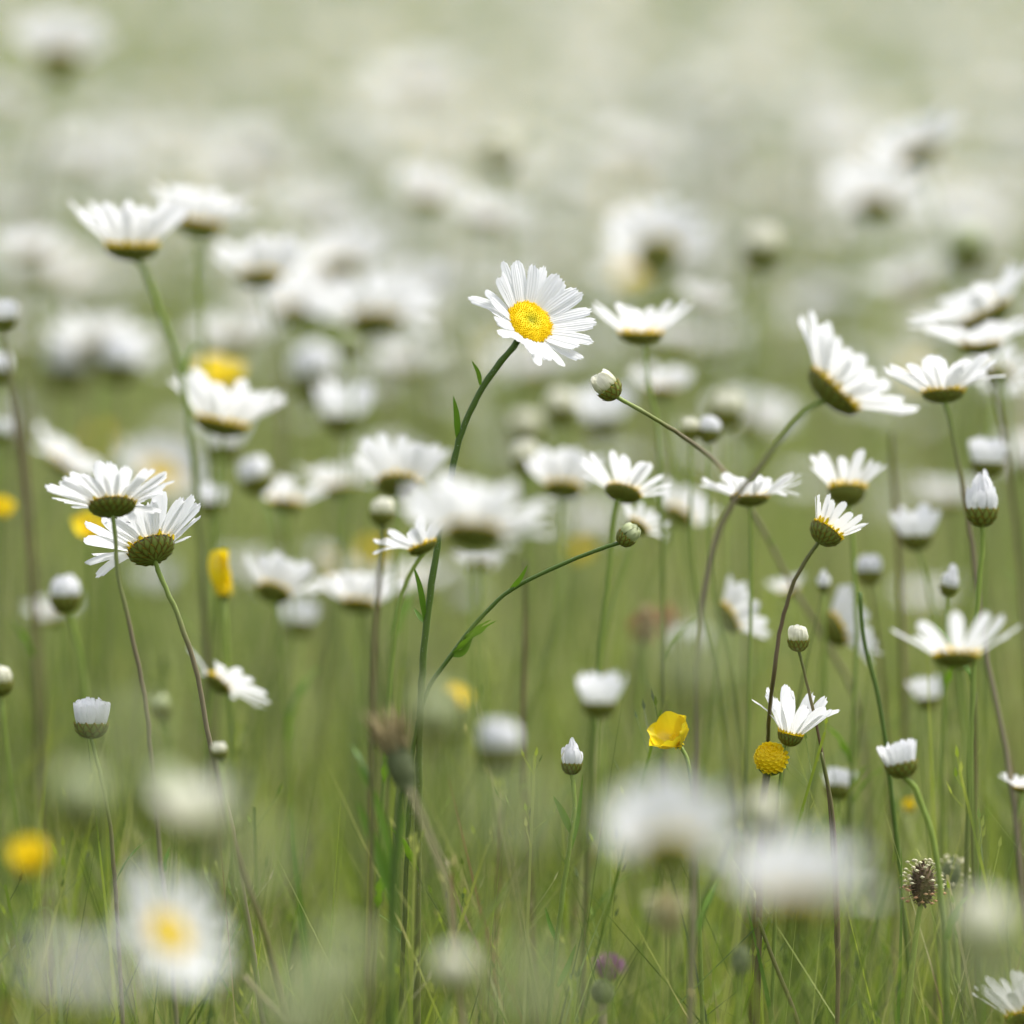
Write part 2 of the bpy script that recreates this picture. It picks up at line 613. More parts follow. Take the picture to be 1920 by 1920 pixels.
def make_stem(root, off, path, r, mat, leaves=(), hair=0, d=2.5):
    mb = MB()
    tube(mb, wobble(path, r), r, r * 1.25, 10, 0.07, True)
    st = link('stem', mb.mesh('stem', mat, off), root)
    if hair:
        hb = MB()
        hairs(hb, path[:int(len(path) * 0.7)], r, hair)
        link('stem_hair', hb.mesh('stem_hair', 'hair', off), st)
    for lf in leaves:
        pts = catmull([P(x, y, d + dd) for (x, y, dd) in lf[0]], 5)
        lb = MB()
        blade(lb, pts, lf[1], (RGT * 0.25 - FWD).normalized() if len(lf) < 3 else lf[2], 0.3)
        link('leaf', lb.mesh('leaf', 'leaf', off), root)


HAND = []     # (label noun, px, py) of what was placed by eye, for the words of the random ones


def flower(kind, label, cx, cy, R, d, n, elev=18, npet=20, stem=(), sm='green', sr=1.0, leaves=(), hair=0, group='daisies of the meadow', seed=None, **kw):
    s = S(d)
    rng = random.Random(seed if seed is not None else int(cx * 31 + cy * 7))
    if kind == 'daisy' and not kw.get('focus'):
        n = (n[0] + rng.uniform(-.10, .10), n[1], n[2] + rng.uniform(-.06, .06))
        if d > 2.2:
            R = R * 1.12
            elev += 6
    nv = screen_dir(n)
    o = P(cx, cy, d)
    Rm = R * s
    if kind == 'daisy':
        rdk = kw.pop('rdk', 0.345)
        rd = Rm * rdk
        depth = rd * kw.get('depthk', 0.40)
    else:
        rd = Rm
        depth = Rm * 1.0
    pts = [o - nv * depth * 0.85]
    if stem:
        q0 = P(stem[0][0], stem[0][1], d + (stem[0][2] if len(stem[0]) > 2 else 0)) - pts[0]
        if q0.length > 0.010 and q0.normalized().dot(-nv) > 0.6:
            pts.append(pts[0] - nv * 0.004)
        pts += [P(a[0], a[1], d + (a[2] if len(a) > 2 else 0)) for a in stem]
    else:
        pts += [o - nv * (depth + 0.03) * 0.9 + Vector((rng.uniform(-.004, .004), 0, -0.02)), o + Vector((rng.uniform(-.012, .012) - nv.x * .03, -nv.y * .03, -0.09))]
    pts = to_ground(pts)
    path = catmull(pts, 5)
    base = path[-1].copy()
    base.z = 0
    path[-1].z = -0.004
    name = {'daisy': 'daisy', 'bud': 'daisy_bud'}[kind]
    root = thing(name, base, label, {'daisy': 'daisy', 'bud': 'daisy bud'}[kind], group if kind == 'daisy' else 'daisy buds of the meadow')
    r = 0.00066 * sr * (1 if kind == 'daisy' else 0.9)
    if kind == 'daisy':
        make_head(root, base, o, nv, Rm, rd, math.radians(elev), npet, rng=rng, **kw)
    else:
        make_bud(root, base, o, nv, Rm, rng=rng, **kw)
    make_stem(root, base, path, r, 'stem_' + sm, leaves, hair, d)
    if stem and d > 2.2:       # the small narrow leaves that sit along the stem
        for _ in range(rng.choice((1, 2, 2, 3))):
            i = rng.randrange(int(len(path) * .25), int(len(path) * .8))
            p = path[i]
            t = (path[i - 1] - path[i]).normalized()
            a = rng.uniform(0, 6.28)
            out = Vector((math.cos(a), math.sin(a), 0))
            L = rng.uniform(.010, .026)
            lp = [p, p + (t * .7 + out * .35) * L * .35, p + (t * .8 + out * .55) * L * .7, p + (t * .8 + out * .75) * L]
            lb = MB()
            ph = rng.uniform(0, 6)
            blade(lb, catmull(lp, 5), L * rng.uniform(.10, .17), t.cross(out).cross(t), .35,
                  wprof=lambda x, ph=ph: (min(1, .35 + 1.3 * x) * (1 - x ** 3) + .03) * (1 + .35 * math.sin(19 * x + ph)))
            link('leaf', lb.mesh('leaf', 'leaf', base), root)
    HAND.append((label, cx, cy))
    return root


# ------------------------------------------------------------------ ground and grass
def grid_mesh(name, size, mat):
    me = bpy.data.meshes.new(name)
    n = 40
    xs = np.sign(np.linspace(-1, 1, n)) * np.abs(np.linspace(-1, 1, n)) ** 3 * size
    V = [(x, y, -0.002 + 0.006 * math.sin(x * 3.1) * math.cos(y * 2.3) * (1 if abs(x) < 20 else 0)) for y in xs for x in xs]
    F = [(j * n + i, j * n + i + 1, (j + 1) * n + i + 1, (j + 1) * n + i) for j in range(n - 1) for i in range(n - 1)]
    me.from_pydata(V, [], F)
    me.materials.append(M[mat])
    return me


g = link('ground', grid_mesh('ground', 400, 'soil'))
tag(g, kind='structure')


def np_mesh(name, V, F, mat):
    """V (n,3) and F (m,4) arrays to a mesh"""
    me = bpy.data.meshes.new(name)
    me.vertices.add(len(V))
    me.vertices.foreach_set('co', V.astype(np.float32).ravel())
    me.loops.add(F.size)
    me.loops.foreach_set('vertex_index', F.astype(np.int32).ravel())
    me.polygons.add(len(F))
    me.polygons.foreach_set('loop_start', np.arange(0, F.size, 4, dtype=np.int32))
    me.polygons.foreach_set('loop_total', np.full(len(F), 4, dtype=np.int32))
    me.polygons.foreach_set('use_smooth', np.ones(len(F), dtype=bool))
    me.update(calc_edges=True)
    me.validate()
    me.materials.append(M[mat])
    return me


def grass_patch(n, d0, d1, margin, h0, h1, w0, w1, bend=0.35, power=1.0, clump=0, spread=.02, lean_=.16):
    if clump:
        nc = n // clump
    u = RNG.random(n) if not clump else np.repeat(RNG.random(nc), clump)
    n = len(u)
    y = d0 + (d1 - d0) * u ** power
    half = 0.5 * FOVW * y + margin
    if clump:
        x = np.repeat(RNG.random(nc) * 2 - 1, clump) * half + RNG.normal(0, spread, n)
        y = y + RNG.normal(0, spread, n)
        k_ = np.repeat(RNG.uniform(.72, 1.0, nc), clump)
    else:
        x = (RNG.random(n) * 2 - 1) * half
        k_ = 1.0
    hgt = (h0 + (h1 - h0) * RNG.beta(2.0, 2.0, n)) * k_
    wid = w0 + (w1 - w0) * RNG.random(n) ** 1.5
    a = RNG.random(n) * 2 * np.pi            # where it leans
    lean = np.abs(RNG.normal(0, lean_, n)) * hgt
    bnd = np.abs(RNG.normal(0, bend, n)) * hgt * 0.6
    fa = RNG.random(n) * np.pi               # where its face looks
    ts = np.array([0, .2, .4, .58, .74, .88, 1.0])
    wp = np.array([.7, .95, 1.0, .9, .7, .42, .04])
    K = len(ts)
    V = np.zeros((n, K, 2, 3))
    for i, t in enumerate(ts):
        off = lean * t + bnd * t ** 2.6
        px = x + np.cos(a) * off
        py = y + np.sin(a) * off
        pz = hgt * (t - 0.10 * (bnd / hgt) * t ** 3) - 0.003
        tw = fa + t * 0.9
        for s_, sg in ((0, -1), (1, 1)):
            V[:, i, s_, 0] = px + sg * np.cos(tw) * wid * 0.5 * wp[i]
            V[:, i, s_, 1] = py + sg * np.sin(tw) * wid * 0.5 * wp[i]
            V[:, i, s_, 2] = pz
    base = (np.arange(n) * K * 2)[:, None]
    q = np.array([[i * 2, i * 2 + 1, i * 2 + 3, i * 2 + 2] for i in range(K - 1)])
    F = (base[:, :, None] + q[None]).reshape(-1, 4)
    return V.reshape(-1, 3), F


def join(parts):
    Vs, Fs, o = [], [], 0
    for V, F in parts:
        Vs.append(V)
        Fs.append(F + o)
        o += len(V)
    return np.concatenate(Vs), np.concatenate(Fs)


def panicles(n, d0, d1, margin):
    """thin culms with loose spikelets at the top"""
    Vs, Fs, o = [], [], 0
    for _ in range(n):
        y = random.uniform(d0, d1)
        x = random.uniform(-1, 1) * (.5 * FOVW * y + margin)
        h = random.uniform(.40, .53)
        lx, ly = random.gauss(0, .05), random.gauss(0, .05)
        q = []
        for i in range(7):
            t = i / 6
            c = np.array([x + lx * t * t, y + ly * t * t, h * t - .003])
            q += [c - [.0005, 0, 0], c + [.0005, 0, 0]]
        Vs.append(np.array(q))
        Fs.append(np.array([[i * 2, i * 2 + 1, i * 2 + 3, i * 2 + 2] for i in range(6)]) + o)
        o += len(q)
        for k in range(random.randint(18, 34)):
            t = random.uniform(.80, 1.0)
            c = np.array([x + lx * t * t, y + ly * t * t, h * t])
            a = random.uniform(0, 6.28)
            e = c + np.array([math.cos(a), math.sin(a), random.uniform(.2, 1.2)]) * random.uniform(.002, .011) * (1.25 - t) * 4
            w = np.array([-math.sin(a), math.cos(a), .4]) * .0007
            L = np.array([math.cos(a) * .5, math.sin(a) * .5, 1]) * random.uniform(.0018, .0034)
            # the spikelet and, in the same blade, the thread that carries it
            c0 = c - np.array([0, 0, .004])
            th = w * .18
            Vs.append(np.array([e - w, e + L, e + w, e - L * .5 + th, e - L * .5 - th, c0 - th, c0 + th]))
            Fs.append(np.array([[0, 1, 2, 3], [0, 3, 4, 0], [4, 3, 6, 5]])[[0, 2]] + o)
            o += 7
    return np.concatenate(Vs), np.concatenate(Fs)


V, F = join([
    grass_patch(1500, 1.15, 2.0, 0.25, 0.20, 0.44, 0.0012, 0.0030),
    grass_patch(3600, 1.9, 3.3, 0.30, 0.26, 0.52, 0.0008, 0.0036, clump=9, spread=.012),
    grass_patch(1300, 2.1, 3.3, 0.30, 0.38, 0.56, 0.0006, 0.0015, 0.16),
    grass_patch(420, 2.3, 3.4, 0.30, 0.36, 0.53, 0.003, 0.0060, 0.2),
    grass_patch(420, 2.5, 3.3, 0.20, 0.36, 0.53, 0.004, 0.0080, 0.25, clump=4, spread=.008),
    grass_patch(1900, 3.0, 5.0, 0.40, 0.36, 0.52, 0.005, 0.0140, .25, clump=7, spread=.012),
    grass_patch(2000, 2.25, 2.85, .2, .36, .54, .0008, .0026, .3),
    grass_patch(700, 2.6, 4.4, .3, .42, .60, .0016, .0030, .08),
    grass_patch(1300, 2.2, 3.2, .25, .36, .54, .0008, .0028, .5, lean_=.40),
    panicles(260, 2.1, 3.2, .2),
])
gr = link('meadow_grass', np_mesh('meadow_grass', V, F, 'grass'))
tag(gr, 'tall mixed green grass filling the meadow between the near flower stems', 'grass', kind='stuff')
V, F = join([
    grass_patch(60, 1.15, 1.75, 0.08, 0.50, 0.68, 0.0015, 0.0032, 0.2),
    grass_patch(5600, 3.2, 6.5, 0.45, 0.26, 0.54, 0.0016, 0.0056, clump=20, spread=.016),
    grass_patch(1300, 3.2, 5.4, 0.40, 0.38, 0.58, 0.002, 0.0070, .25, clump=7, spread=.012),
    grass_patch(19000, 6.5, 20.0, 0.9, 0.30, 0.57, 0.003, 0.010, power=1.3, clump=16, spread=.04),
    grass_patch(500, 3.2, 4.8, .3, .36, .56, .002, .0060, .5, lean_=.45),
    panicles(900, 3.0, 6.0, .3),
])
gr = link('heading_grass', np_mesh('heading_grass', V, F, 'grass_pale'))
tag(gr, 'flowering grass with a painted pale veil behind the sharp flowers, blurred to soft green', 'grass', kind='stuff')


# ------------------------------------------------------------------ hand placed flowers
SP = 'stem'
# the one daisy that shows its face
flower('daisy', 'sharp daisy turned to the viewer, its whole yellow disc showing', 991, 607, 130, 2.5,
       (0.42, 0.52, 0.68), elev=22, npet=25, focus=True, gaps=(), discn=420, depthk=0.45, rdk=0.385, roll=0.5, e_spread=0.2, sm='dark', sr=1.6, hair=900, seed=4,
       stem=[(962, 650), (905, 727), (866, 810), (846, 890), (824, 1000), (806, 1120), (793, 1240), (788, 1340), (786, 1450)],
       leaves=[([(901, 722, 0), (896, 698, -.003), (884, 676, -.006)], 0.0017), ([(858, 822, 0), (856, 780, -.003), (850, 742, -.005)], 0.0024),
               ([(797, 1165, 0), (788, 1105, -.004), (775, 1060, -.006)], 0.0022), ([(796, 1168, 0), (786, 1155, .003), (776, 1140, .006)], 0.0018)])
D_ = flower
D_('daisy', 'daisy with pale specks at its base, right beside the yellow-centred daisy', 1200, 628, 122, 2.66, (0.02, 1, 0.04), elev=33, npet=15, focus=True,
   stem=[(1208, 650), (1216, 720), (1232, 800), (1242, 1000), (1245, 1160)], sr=1.1)
D_('daisy', 'soft olive-based daisy behind a thin stem, right of the tilted cream bud', 1240, 735, 70, 2.92, (0.15, 0.95, -0.2), elev=28, npet=18,
   stem=[(1250, 770), (1268, 850), (1275, 960)], sm='green', sr=1.3)
D_('daisy', 'sharp daisy with its brown-rimmed underside showing, upper of the overlapping pair', 210, 948, 132, 2.46, (-0.06, 0.90, -0.30), elev=20, npet=22, focus=True,
   stem=[(216, 1000), (222, 1080), (250, 1200), (275, 1330), (290, 1480), (302, 1620), (318, 1750)], sm='purple', sr=1.1)
D_('daisy', 'sharp daisy leaning left with deep green cup, lower of the overlapping pair', 283, 1028, 136, 2.50, (-0.30, 0.83, -0.42), elev=24, npet=20, focus=True, depthk=.56, rdk=.34,
   stem=[(300, 1078), (332, 1150), (366, 1250), (385, 1350), (405, 1440), (432, 1540)], sm='purple', sr=1.25, seed=8)
D_('daisy', 'daisy with golden brown cup tilting right, above the small curled dark bud', 1168, 924, 104, 2.60, (0.22, 0.86, -0.36), elev=26, npet=17, focus=True, gone=.08,
   stem=[(1152, 955), (1143, 1060), (1128, 1180), (1118, 1300)], sr=1.3)
D_('daisy', 'flat open daisy seen edge-on where the two long crossing stems meet', 1405, 934, 106, 2.60, (0.0, 1, -0.06), elev=20, npet=24, focus=True,
   stem=[(1408, 960), (1408, 1150), (1402, 1400), (1396, 1560)], sm='green', sr=0.9)
D_('daisy', 'daisy with few separate upright petals like a fan, just above the drooping sharp daisy', 1588, 918, 100, 2.63, (0.02, 0.95, -0.20), elev=42, npet=13, focus=True, rdk=.36, depthk=.8,
   stem=[(1592, 950), (1600, 1050), (1606, 1180), (1600, 1330)], sr=1.1, seed=3)
D_('daisy', 'sharp small daisy with short petals swept right, on a long curved brown stem', 1550, 996, 84, 2.48, (0.52, 0.74, -0.20), elev=50, npet=17, focus=True, rdk=.40, depthk=.75, droop=0.0,
   stem=[(1522, 1036), (1490, 1090), (1465, 1170), (1450, 1270), (1443, 1340, .02), (1440, 1400, .05), (1430, 1500, .07)], sm='brown', sr=1.0)
D_('daisy', 'sharp daisy of few long petals opening right, directly above the small yellow ball flower', 1482, 1378, 112, 2.50, (0.22, 0.96, 0.05), elev=48, npet=14, focus=True, rdk=.22, gone=.12,
   stem=[(1470, 1402), (1462, 1480), (1458, 1560)], sm='green', sr=.9, seed=12, depthk=.8)
D_('bud', 'half-open bud with short upright white petals, alone at the left edge of the grass', 171, 1357, 31, 2.5, (0.02, 1, 0.0), stage='open', petmat='petal',
   stem=[(178, 1410), (192, 1470), (207, 1550), (215, 1640)], sm='purple', sr=1.1)
D_('bud', 'half-open ragged bud leaning left on a bright green stem above the dark plantain head', 1690, 1432, 30, 2.44, (-0.22, 0.96, -0.05), stage='open', petmat='petal',
   stem=[(1715, 1478), (1740, 1540), (1760, 1630), (1770, 1750), (1774, 1850)], sm='green', sr=1.6)
D_('bud', 'pointed white bud in a dark green cup beside the brown stem near the right edge', 1841, 955, 30, 2.55, (0.0, 1, -0.05), stage='pointed', petmat='petal',
   stem=[(1843, 1020), (1836, 1090), (1828, 1200), (1822, 1330)], sr=1.4)
D_('bud', 'tiny round bud with a cream cap between the brown curved stem and the purple stem', 1497, 1200, 20, 2.5, (0.0, 1, 0.1), stage='closed',
   stem=[(1503, 1240), (1520, 1310), (1543, 1420), (1556, 1520), (1565, 1680)], sm='brown', sr=0.85)
D_('bud', 'tiny pointed white bud on a leafy upright stalk, low in the centre', 1072, 1432, 19, 2.5, (0.03, 1, 0.0), stage='pointed', petmat='petal',
   stem=[(1075, 1470), (1077, 1520), (1070, 1570), (1055, 1680), (1040, 1800), (1030, 1900)], sr=1.3, hair=300,
   leaves=[([(1070, 1560, 0), (1055, 1525, -.003), (1037, 1492, -.005)], 0.0026), ([(1060, 1620, 0), (1082, 1540, .003), (1093, 1450, .004)], 0.0018),
           ([(1045, 1770, 0), (1030, 1730, .003), (1022, 1700, .004)], 0.0016), ([(1045, 1850, 0), (1065, 1810, .003), (1080, 1770, .004)], 0.0022)])
D_('bud', 'cream bud tilting left at the end of a long purple arching stem', 1140, 726, 24, 2.5, (-0.62, 0.74, 0.15), stage='closed',
   stem=[(1170, 752), (1225, 783), (1290, 825, .04), (1355, 880, .10), (1425, 985, .17), (1478, 1085, .20), (1545, 1200, .22), (1600, 1300, .24), (1622, 1420, .25), (1630, 1560, .26)], sm='purple', sr=1.2)
D_('bud', 'small dark bud with curled petals at the end of a long bending green stem', 1176, 1005, 19, 2.5, (0.62, 0.70, 0.1), stage='closed', petmat='green_petal',
   stem=[(1130, 1028), (1050, 1060), (960, 1105), (900, 1160), (845, 1230), (800, 1300), (775, 1400), (768, 1500)], sm='dark', sr=1.15, hair=350,
   leaves=[([(958, 1104, 0), (975, 1085, -.003), (990, 1058, -.005)], 0.0018), ([(846, 1228, 0), (868, 1222, -.003), (886, 1196, -.005)], 0.0026)])
D_('bud', 'small green white-tipped bud at the left end of the big blurred daisy', 716, 962, 22, 2.36, (0.0, 1, 0.05), stage='closed',
   stem=[(718, 1010), (711, 1090), (703, 1200), (699, 1330), (697, 1450)], sm='brown', sr=1.2)
D_('daisy', 'half-hidden daisy whose dark cup peeks out left below the big blurred daisy', 792, 1026, 84, 2.44, (-0.3, 0.92, -0.1), elev=25, npet=16, rdk=.3,
   stem=[(775, 1065), (750, 1130), (738, 1220), (728, 1330)], sm='green', sr=1.1)
D_('daisy', 'big blurred daisy with a wide brown-rimmed cup, over the tallest stem', 888, 1004, 165, 2.16, (0.02, 0.93, -0.32), elev=27, npet=22,
   stem=[(890, 1080), (895, 1200), (900, 1400)], sm='green', sr=1.1)
D_('daisy', 'wide soft daisy with seven broad spread petals near the right edge', 1792, 1234, 142, 2.34, (0.0, 0.94, -0.22), elev=27, npet=12, focus=True, rdk=.30, gone=.1,
   stem=[(1800, 1275), (1815, 1400), (1828, 1560), (1832, 1700)], sm='green', sr=1.4, seed=21)
D_('daisy', 'bright dense daisy seen edge-on with an orange speck, upper left of its touching pair', 246, 466, 132, 2.72, (0.10, 1, 0.02), elev=37, npet=26,
   stem=[(268, 500), (300, 585), (338, 690), (356, 800), (366, 900)], sm='green', sr=1.7)
D_('daisy', 'soft daisy tucked behind the right side of the bright edge-on daisy', 372, 424, 108, 2.88, (0.06, 0.95, -0.12), elev=32, npet=20,
   stem=[(374, 450), (380, 560), (385, 680)], sr=1.2)
D_('daisy', 'blurred daisy with a small dark cup, right below the touching pair', 486, 522, 106, 2.95, (-0.06, 0.93, -0.2), elev=32, npet=20,
   stem=[(492, 560), (512, 640), (526, 740), (530, 860)], sm='purple', sr=1.2)
D_('daisy', 'large pale blurred daisy in the middle of the white drift left of the yellow-centred daisy', 700, 606, 125, 3.1, (0.0, 0.85, -0.35), elev=20, npet=20)
D_('daisy', 'paler blurred daisy at the left end of the white drift', 590, 540, 105, 3.35, (0.0, 0.9, -0.1), elev=20, npet=20)
D_('daisy', 'blurred daisy low in the white drift, above the yellow blur', 440, 640, 85, 3.3, (0.0, 0.95, -0.1), elev=20, npet=18)
D_('daisy', 'bright daisy with wavy upright petals, in front of the yellow blur', 414, 796, 130, 2.74, (0.14, 0.98, 0.02), elev=34, npet=18,
   stem=[(418, 820), (412, 900), (400, 1040)], sr=.9)
D_('bud', 'small white tuft hanging just under the wavy bright daisy', 420, 838, 30, 2.9, (0, .9, -.1), stage='wide', petmat='petal')
D_('bud', 'small blurred half-open bud right of the wavy bright daisy', 644, 782, 38, 2.92, (0, 1, 0), stage='wide', petmat='petal')
D_('daisy', 'upright daisy with an orange-brown cup showing, above the tiny green bud', 746, 910, 108, 2.72, (0.03, 0.80, -0.46), elev=30, npet=18, gone=.1,
   stem=[(746, 960), (742, 1060), (735, 1200)], sr=1.0)
D_('daisy', 'round blurred daisy with an olive heart, up right of the yellow-centred daisy', 1233, 476, 108, 3.2, (0.03, 0.72, -0.55), elev=24, npet=22, depthk=.9,
   stem=[(1228, 530), (1222, 640)], sm='purple')
D_('bud', 'round cream bud standing alone above the big leaning daisy', 1430, 470, 36, 3.1, (.05, 1, 0), stage='closed', stem=[(1424, 520), (1412, 640), (1408, 760)], sr=1.6)
D_('daisy', 'pale blurred daisy below and left of the cream bud at the top centre', 798, 382, 80, 3.35, (0.06, 0.85, -0.3), elev=30, npet=20)
D_('daisy', 'flat pale blurred daisy just above the yellow-centred daisy', 912, 418, 88, 3.35, (0.05, 0.97, -0.15), elev=18, npet=20)
D_('bud', 'pale yellowish bud alone near the top centre', 938, 292, 33, 3.4, (0, 1, 0), stage='closed', petmat='bud_petal', stem=[(938, 340), (945, 440), (948, 560)], sr=1.6)
D_('daisy', 'blurred daisy with dark olive heart in the top left corner', 112, 112, 98, 3.5, (0.0, 0.82, -0.38), elev=32, npet=22, depthk=1.0,
   stem=[(108, 170), (92, 260), (66, 350), (52, 480)], sm='purple', sr=1.5)
D_('daisy', 'blurred daisy tilting left, upper of the overlapping pair at the top right', 1725, 292, 100, 3.2, (-0.28, 0.78, -0.32), elev=22, npet=20)
D_('daisy', 'blurred round daisy, lower of the overlapping pair at the top right', 1640, 392, 108, 3.32, (0.0, 0.82, -0.36), elev=24, npet=22)
D_('daisy', 'dim grey-white daisy below the overlapping pair at the top right', 1712, 535, 98, 3.5, (-0.25, 0.85, -0.1), elev=20, npet=18)
D_('daisy', 'daisy seen edge-on, sloping steeply up to the right edge', 1848, 590, 135, 2.78, (-0.42, 0.9, -0.05), elev=18, npet=20, stem=[(1865, 640), (1890, 760), (1905, 900)])
D_('daisy', 'level daisy at the right edge, under the steeply sloping one', 1838, 648, 105, 2.72, (0.02, 0.99, 0.03), elev=14, npet=18, stem=[(1850, 700), (1880, 800), (1900, 940)], sm='brown')
D_('daisy', 'soft level daisy with jagged petals on a purple stem below the right edge group', 1768, 738, 128, 2.6, (-0.05, 0.98, -0.12), elev=30, npet=19, focus=True, rdk=.31,
   stem=[(1777, 775), (1796, 860), (1815, 970), (1832, 1100), (1852, 1240), (1882, 1380), (1900, 1500)], sm='purple', sr=1.3)
D_('daisy', 'blurred daisy drooping at the right edge behind the jagged one', 1872, 705, 72, 2.85, (0.15, 0.7, -0.5), elev=8, npet=16)
D_('daisy', 'large leaning daisy seen edge-on, sloping down to the right', 1562, 734, 150, 2.38, (0.62, 0.74, -0.02), elev=24, npet=24, rdk=.36,
   stem=[(1500, 780), (1425, 875), (1362, 965), (1326, 1080), (1312, 1200), (1308, 1330)], sm='purple', sr=1.35)
D_('bud', 'square white half-open bud near the right edge above the pointed bud', 1851, 868, 31, 2.7, (0.04, 1, 0), stage='open', petmat='petal', stem=[(1846, 920), (1845, 1060)])
D_('bud', 'wide half-open bud below the jagged level daisy', 1717, 1005, 30, 2.7, (-0.03, 1, 0), stage='wide', petmat='petal', stem=[(1732, 1060), (1752, 1160)], sm='green')
D_('bud', 'small blurred round white bud left of the wide half-open bud', 1629, 1072, 24, 2.7, (0, 1, 0), stage='closed', petmat='petal', stem=[(1634, 1120), (1652, 1240), (1662, 1370)], sm='brown')
D_('bud', 'small pointed bud leaning right above the wide seven-petalled daisy', 1779, 1100, 17, 2.62, (0.22, 1, 0), stage='pointed', petmat='petal', stem=[(1776, 1150), (1772, 1250)], sm='green')
D_('daisy', 'sideways daisy facing right between the straight stem and the brown curved stem', 1364, 1158, 80, 2.70, (0.84, 0.52, -0.22), elev=34, npet=18, rdk=.36, depthk=.6,
   stem=[(1345, 1200), (1332, 1290)])
D_('daisy', 'sideways daisy facing right crossed by thin dark stems', 1566, 1180, 92, 2.70, (0.86, 0.42, -0.25), elev=32, npet=18, rdk=.34, depthk=.6,
   stem=[(1545, 1220), (1535, 1310)])
D_('daisy', 'pale half-hidden daisy behind the bend of the brown curved stem', 1480, 1108, 46, 2.82, (-0.3, 0.9, 0), elev=30, npet=12)
D_('daisy', 'blurred leaning daisy at the far left above the overlapping pair', 118, 872, 88, 2.95, (0.5, 0.85, 0.0), elev=20, npet=18)
D_('bud', 'egg-shaped white blurred bud above the drift of low daisies', 480, 896, 30, 2.82, (-0.35, 1, 0), stage='closed', petmat='petal')
D_('bud', 'small blurred bud just right of the overlapping pair', 398, 944, 24, 2.8, (0, 1, 0), stage='open', petmat='petal')
D_('daisy', 'soft low daisy under the egg-shaped bud', 535, 945, 86, 2.85, (0.1, 0.95, -0.15), elev=22, npet=16)
D_('daisy', 'soft low daisy between the egg-shaped bud and the upright orange-cupped daisy', 635, 914, 84, 2.95, (0.0, 0.97, -0.1), elev=24, npet=16)
D_('daisy', 'blurred drooping daisy beside the tall yellow petal', 512, 1112, 86, 2.74, (0.2, 0.75, -0.4), elev=34, npet=18, stem=[(520, 1150), (530, 1260)])
D_('daisy', 'blurred flat daisy to the right of the drooping one, under the drift', 672, 1134, 90, 2.78, (0.08, 0.9, -0.22), elev=26, npet=18, stem=[(672, 1170), (675, 1300)])
D_('bud', 'tiny blurred white tuft between the two low blurred daisies', 560, 1172, 24, 2.9, (0, .8, -.3), stage='wide', petmat='petal')
D_('bud', 'soft round bud with a white cap in the grass at far left', 122, 1118, 29, 2.68, (0, 1, 0), stage='closed', petmat='petal', stem=[(134, 1165), (152, 1240), (166, 1340)], sr=1.6)
D_('daisy', 'ragged nodding daisy with hanging petals, low in the grass at the left', 408, 1282, 92, 2.66, (0.50, 0.62, -0.30), elev=14, npet=15, gone=.08, rdk=.28, droop=-.35,
   stem=[(396, 1300), (388, 1380)])
D_('bud', 'flat white half-open bud left of the yellow butterfly-like flower', 1124, 1318, 32, 2.3, (0, 1, 0), stage='wide', petmat='petal', stem=[(1124, 1360), (1130, 1480)])
D_('bud', 'round blurred white bud in the middle of the grass', 937, 1402, 40, 2.16, (0, 1, 0), stage='closed', petmat='petal', stem=[(945, 1470), (965, 1600)], sm='purple', sr=1.2)
D_('daisy', 'soft daisy touching the left side of the golden-cupped daisy', 1056, 918, 92, 2.78, (0.05, 0.85, -0.3), elev=36, npet=18)
D_('daisy', 'soft daisy showing below and right of the golden-cupped daisy', 1272, 968, 74, 2.82, (0.4, 0.7, -0.3), elev=30, npet=16)
D_('daisy', 'small soft daisy directly behind the curled dark bud', 1196, 988, 58, 2.68, (0.4, .6, -.3), elev=25, npet=12)
D_('bud', 'small cream bud on the arching purple stem, left of two', 1294, 806, 18, 2.66, (-.1, 1, 0), stage='closed')
D_('bud', 'small white bud beside the arching purple stem, right of two', 1330, 808, 21, 2.66, (.1, 1, 0), stage='closed', petmat='petal')
D_('bud', 'blurred cream bud above the two small buds on the arching stem', 1360, 772, 30, 2.84, (.1, 1, 0), stage='closed')
D_('daisy', 'large foreground daisy, very blurred, left of the overlapping blurred pair', 1256, 1606, 172, 1.90, (0.02, 0.72, -0.58), elev=44, npet=24,
   stem=[(1256, 1680), (1258, 1800)])
D_('daisy', 'large foreground daisy, very blurred, right of the overlapping blurred pair', 1492, 1706, 186, 1.84, (0.05, 0.90, -0.36), elev=44, npet=24,
   stem=[(1495, 1760), (1500, 1900)])
D_('daisy', 'blurred foreground daisy with a glowing orange-yellow heart in the lower left', 312, 1754, 146, 1.98, (0.56, 0.48, 0.52), elev=14, npet=17, rdk=.32,
   stem=[(300, 1850), (305, 1960)])
D_('daisy', 'ghostly grey daisy melting into blur at the lower left edge', 150, 1850, 128, 1.56, (0.1, 1.0, -0.05), elev=30, npet=20, stem=[(165, 1930), (168, 2100)])
D_('daisy', 'sharp-petalled daisy cut off by the lower right corner', 1930, 1908, 134, 2.44, (-0.12, 0.93, -0.2), elev=42, npet=30, focus=True, stem=[(1915, 1960), (1918, 2100)])
D_('bud', 'small soft bud with a white cap, right of the small yellow ball', 1572, 1478, 25, 2.66, (0.1, 1, -.3), stage='open', petmat='petal')
D_('daisy', 'small white daisy cut by the right edge low in the grass', 1915, 1478, 45, 2.6, (0.1, 1, 0), elev=22, npet=16)
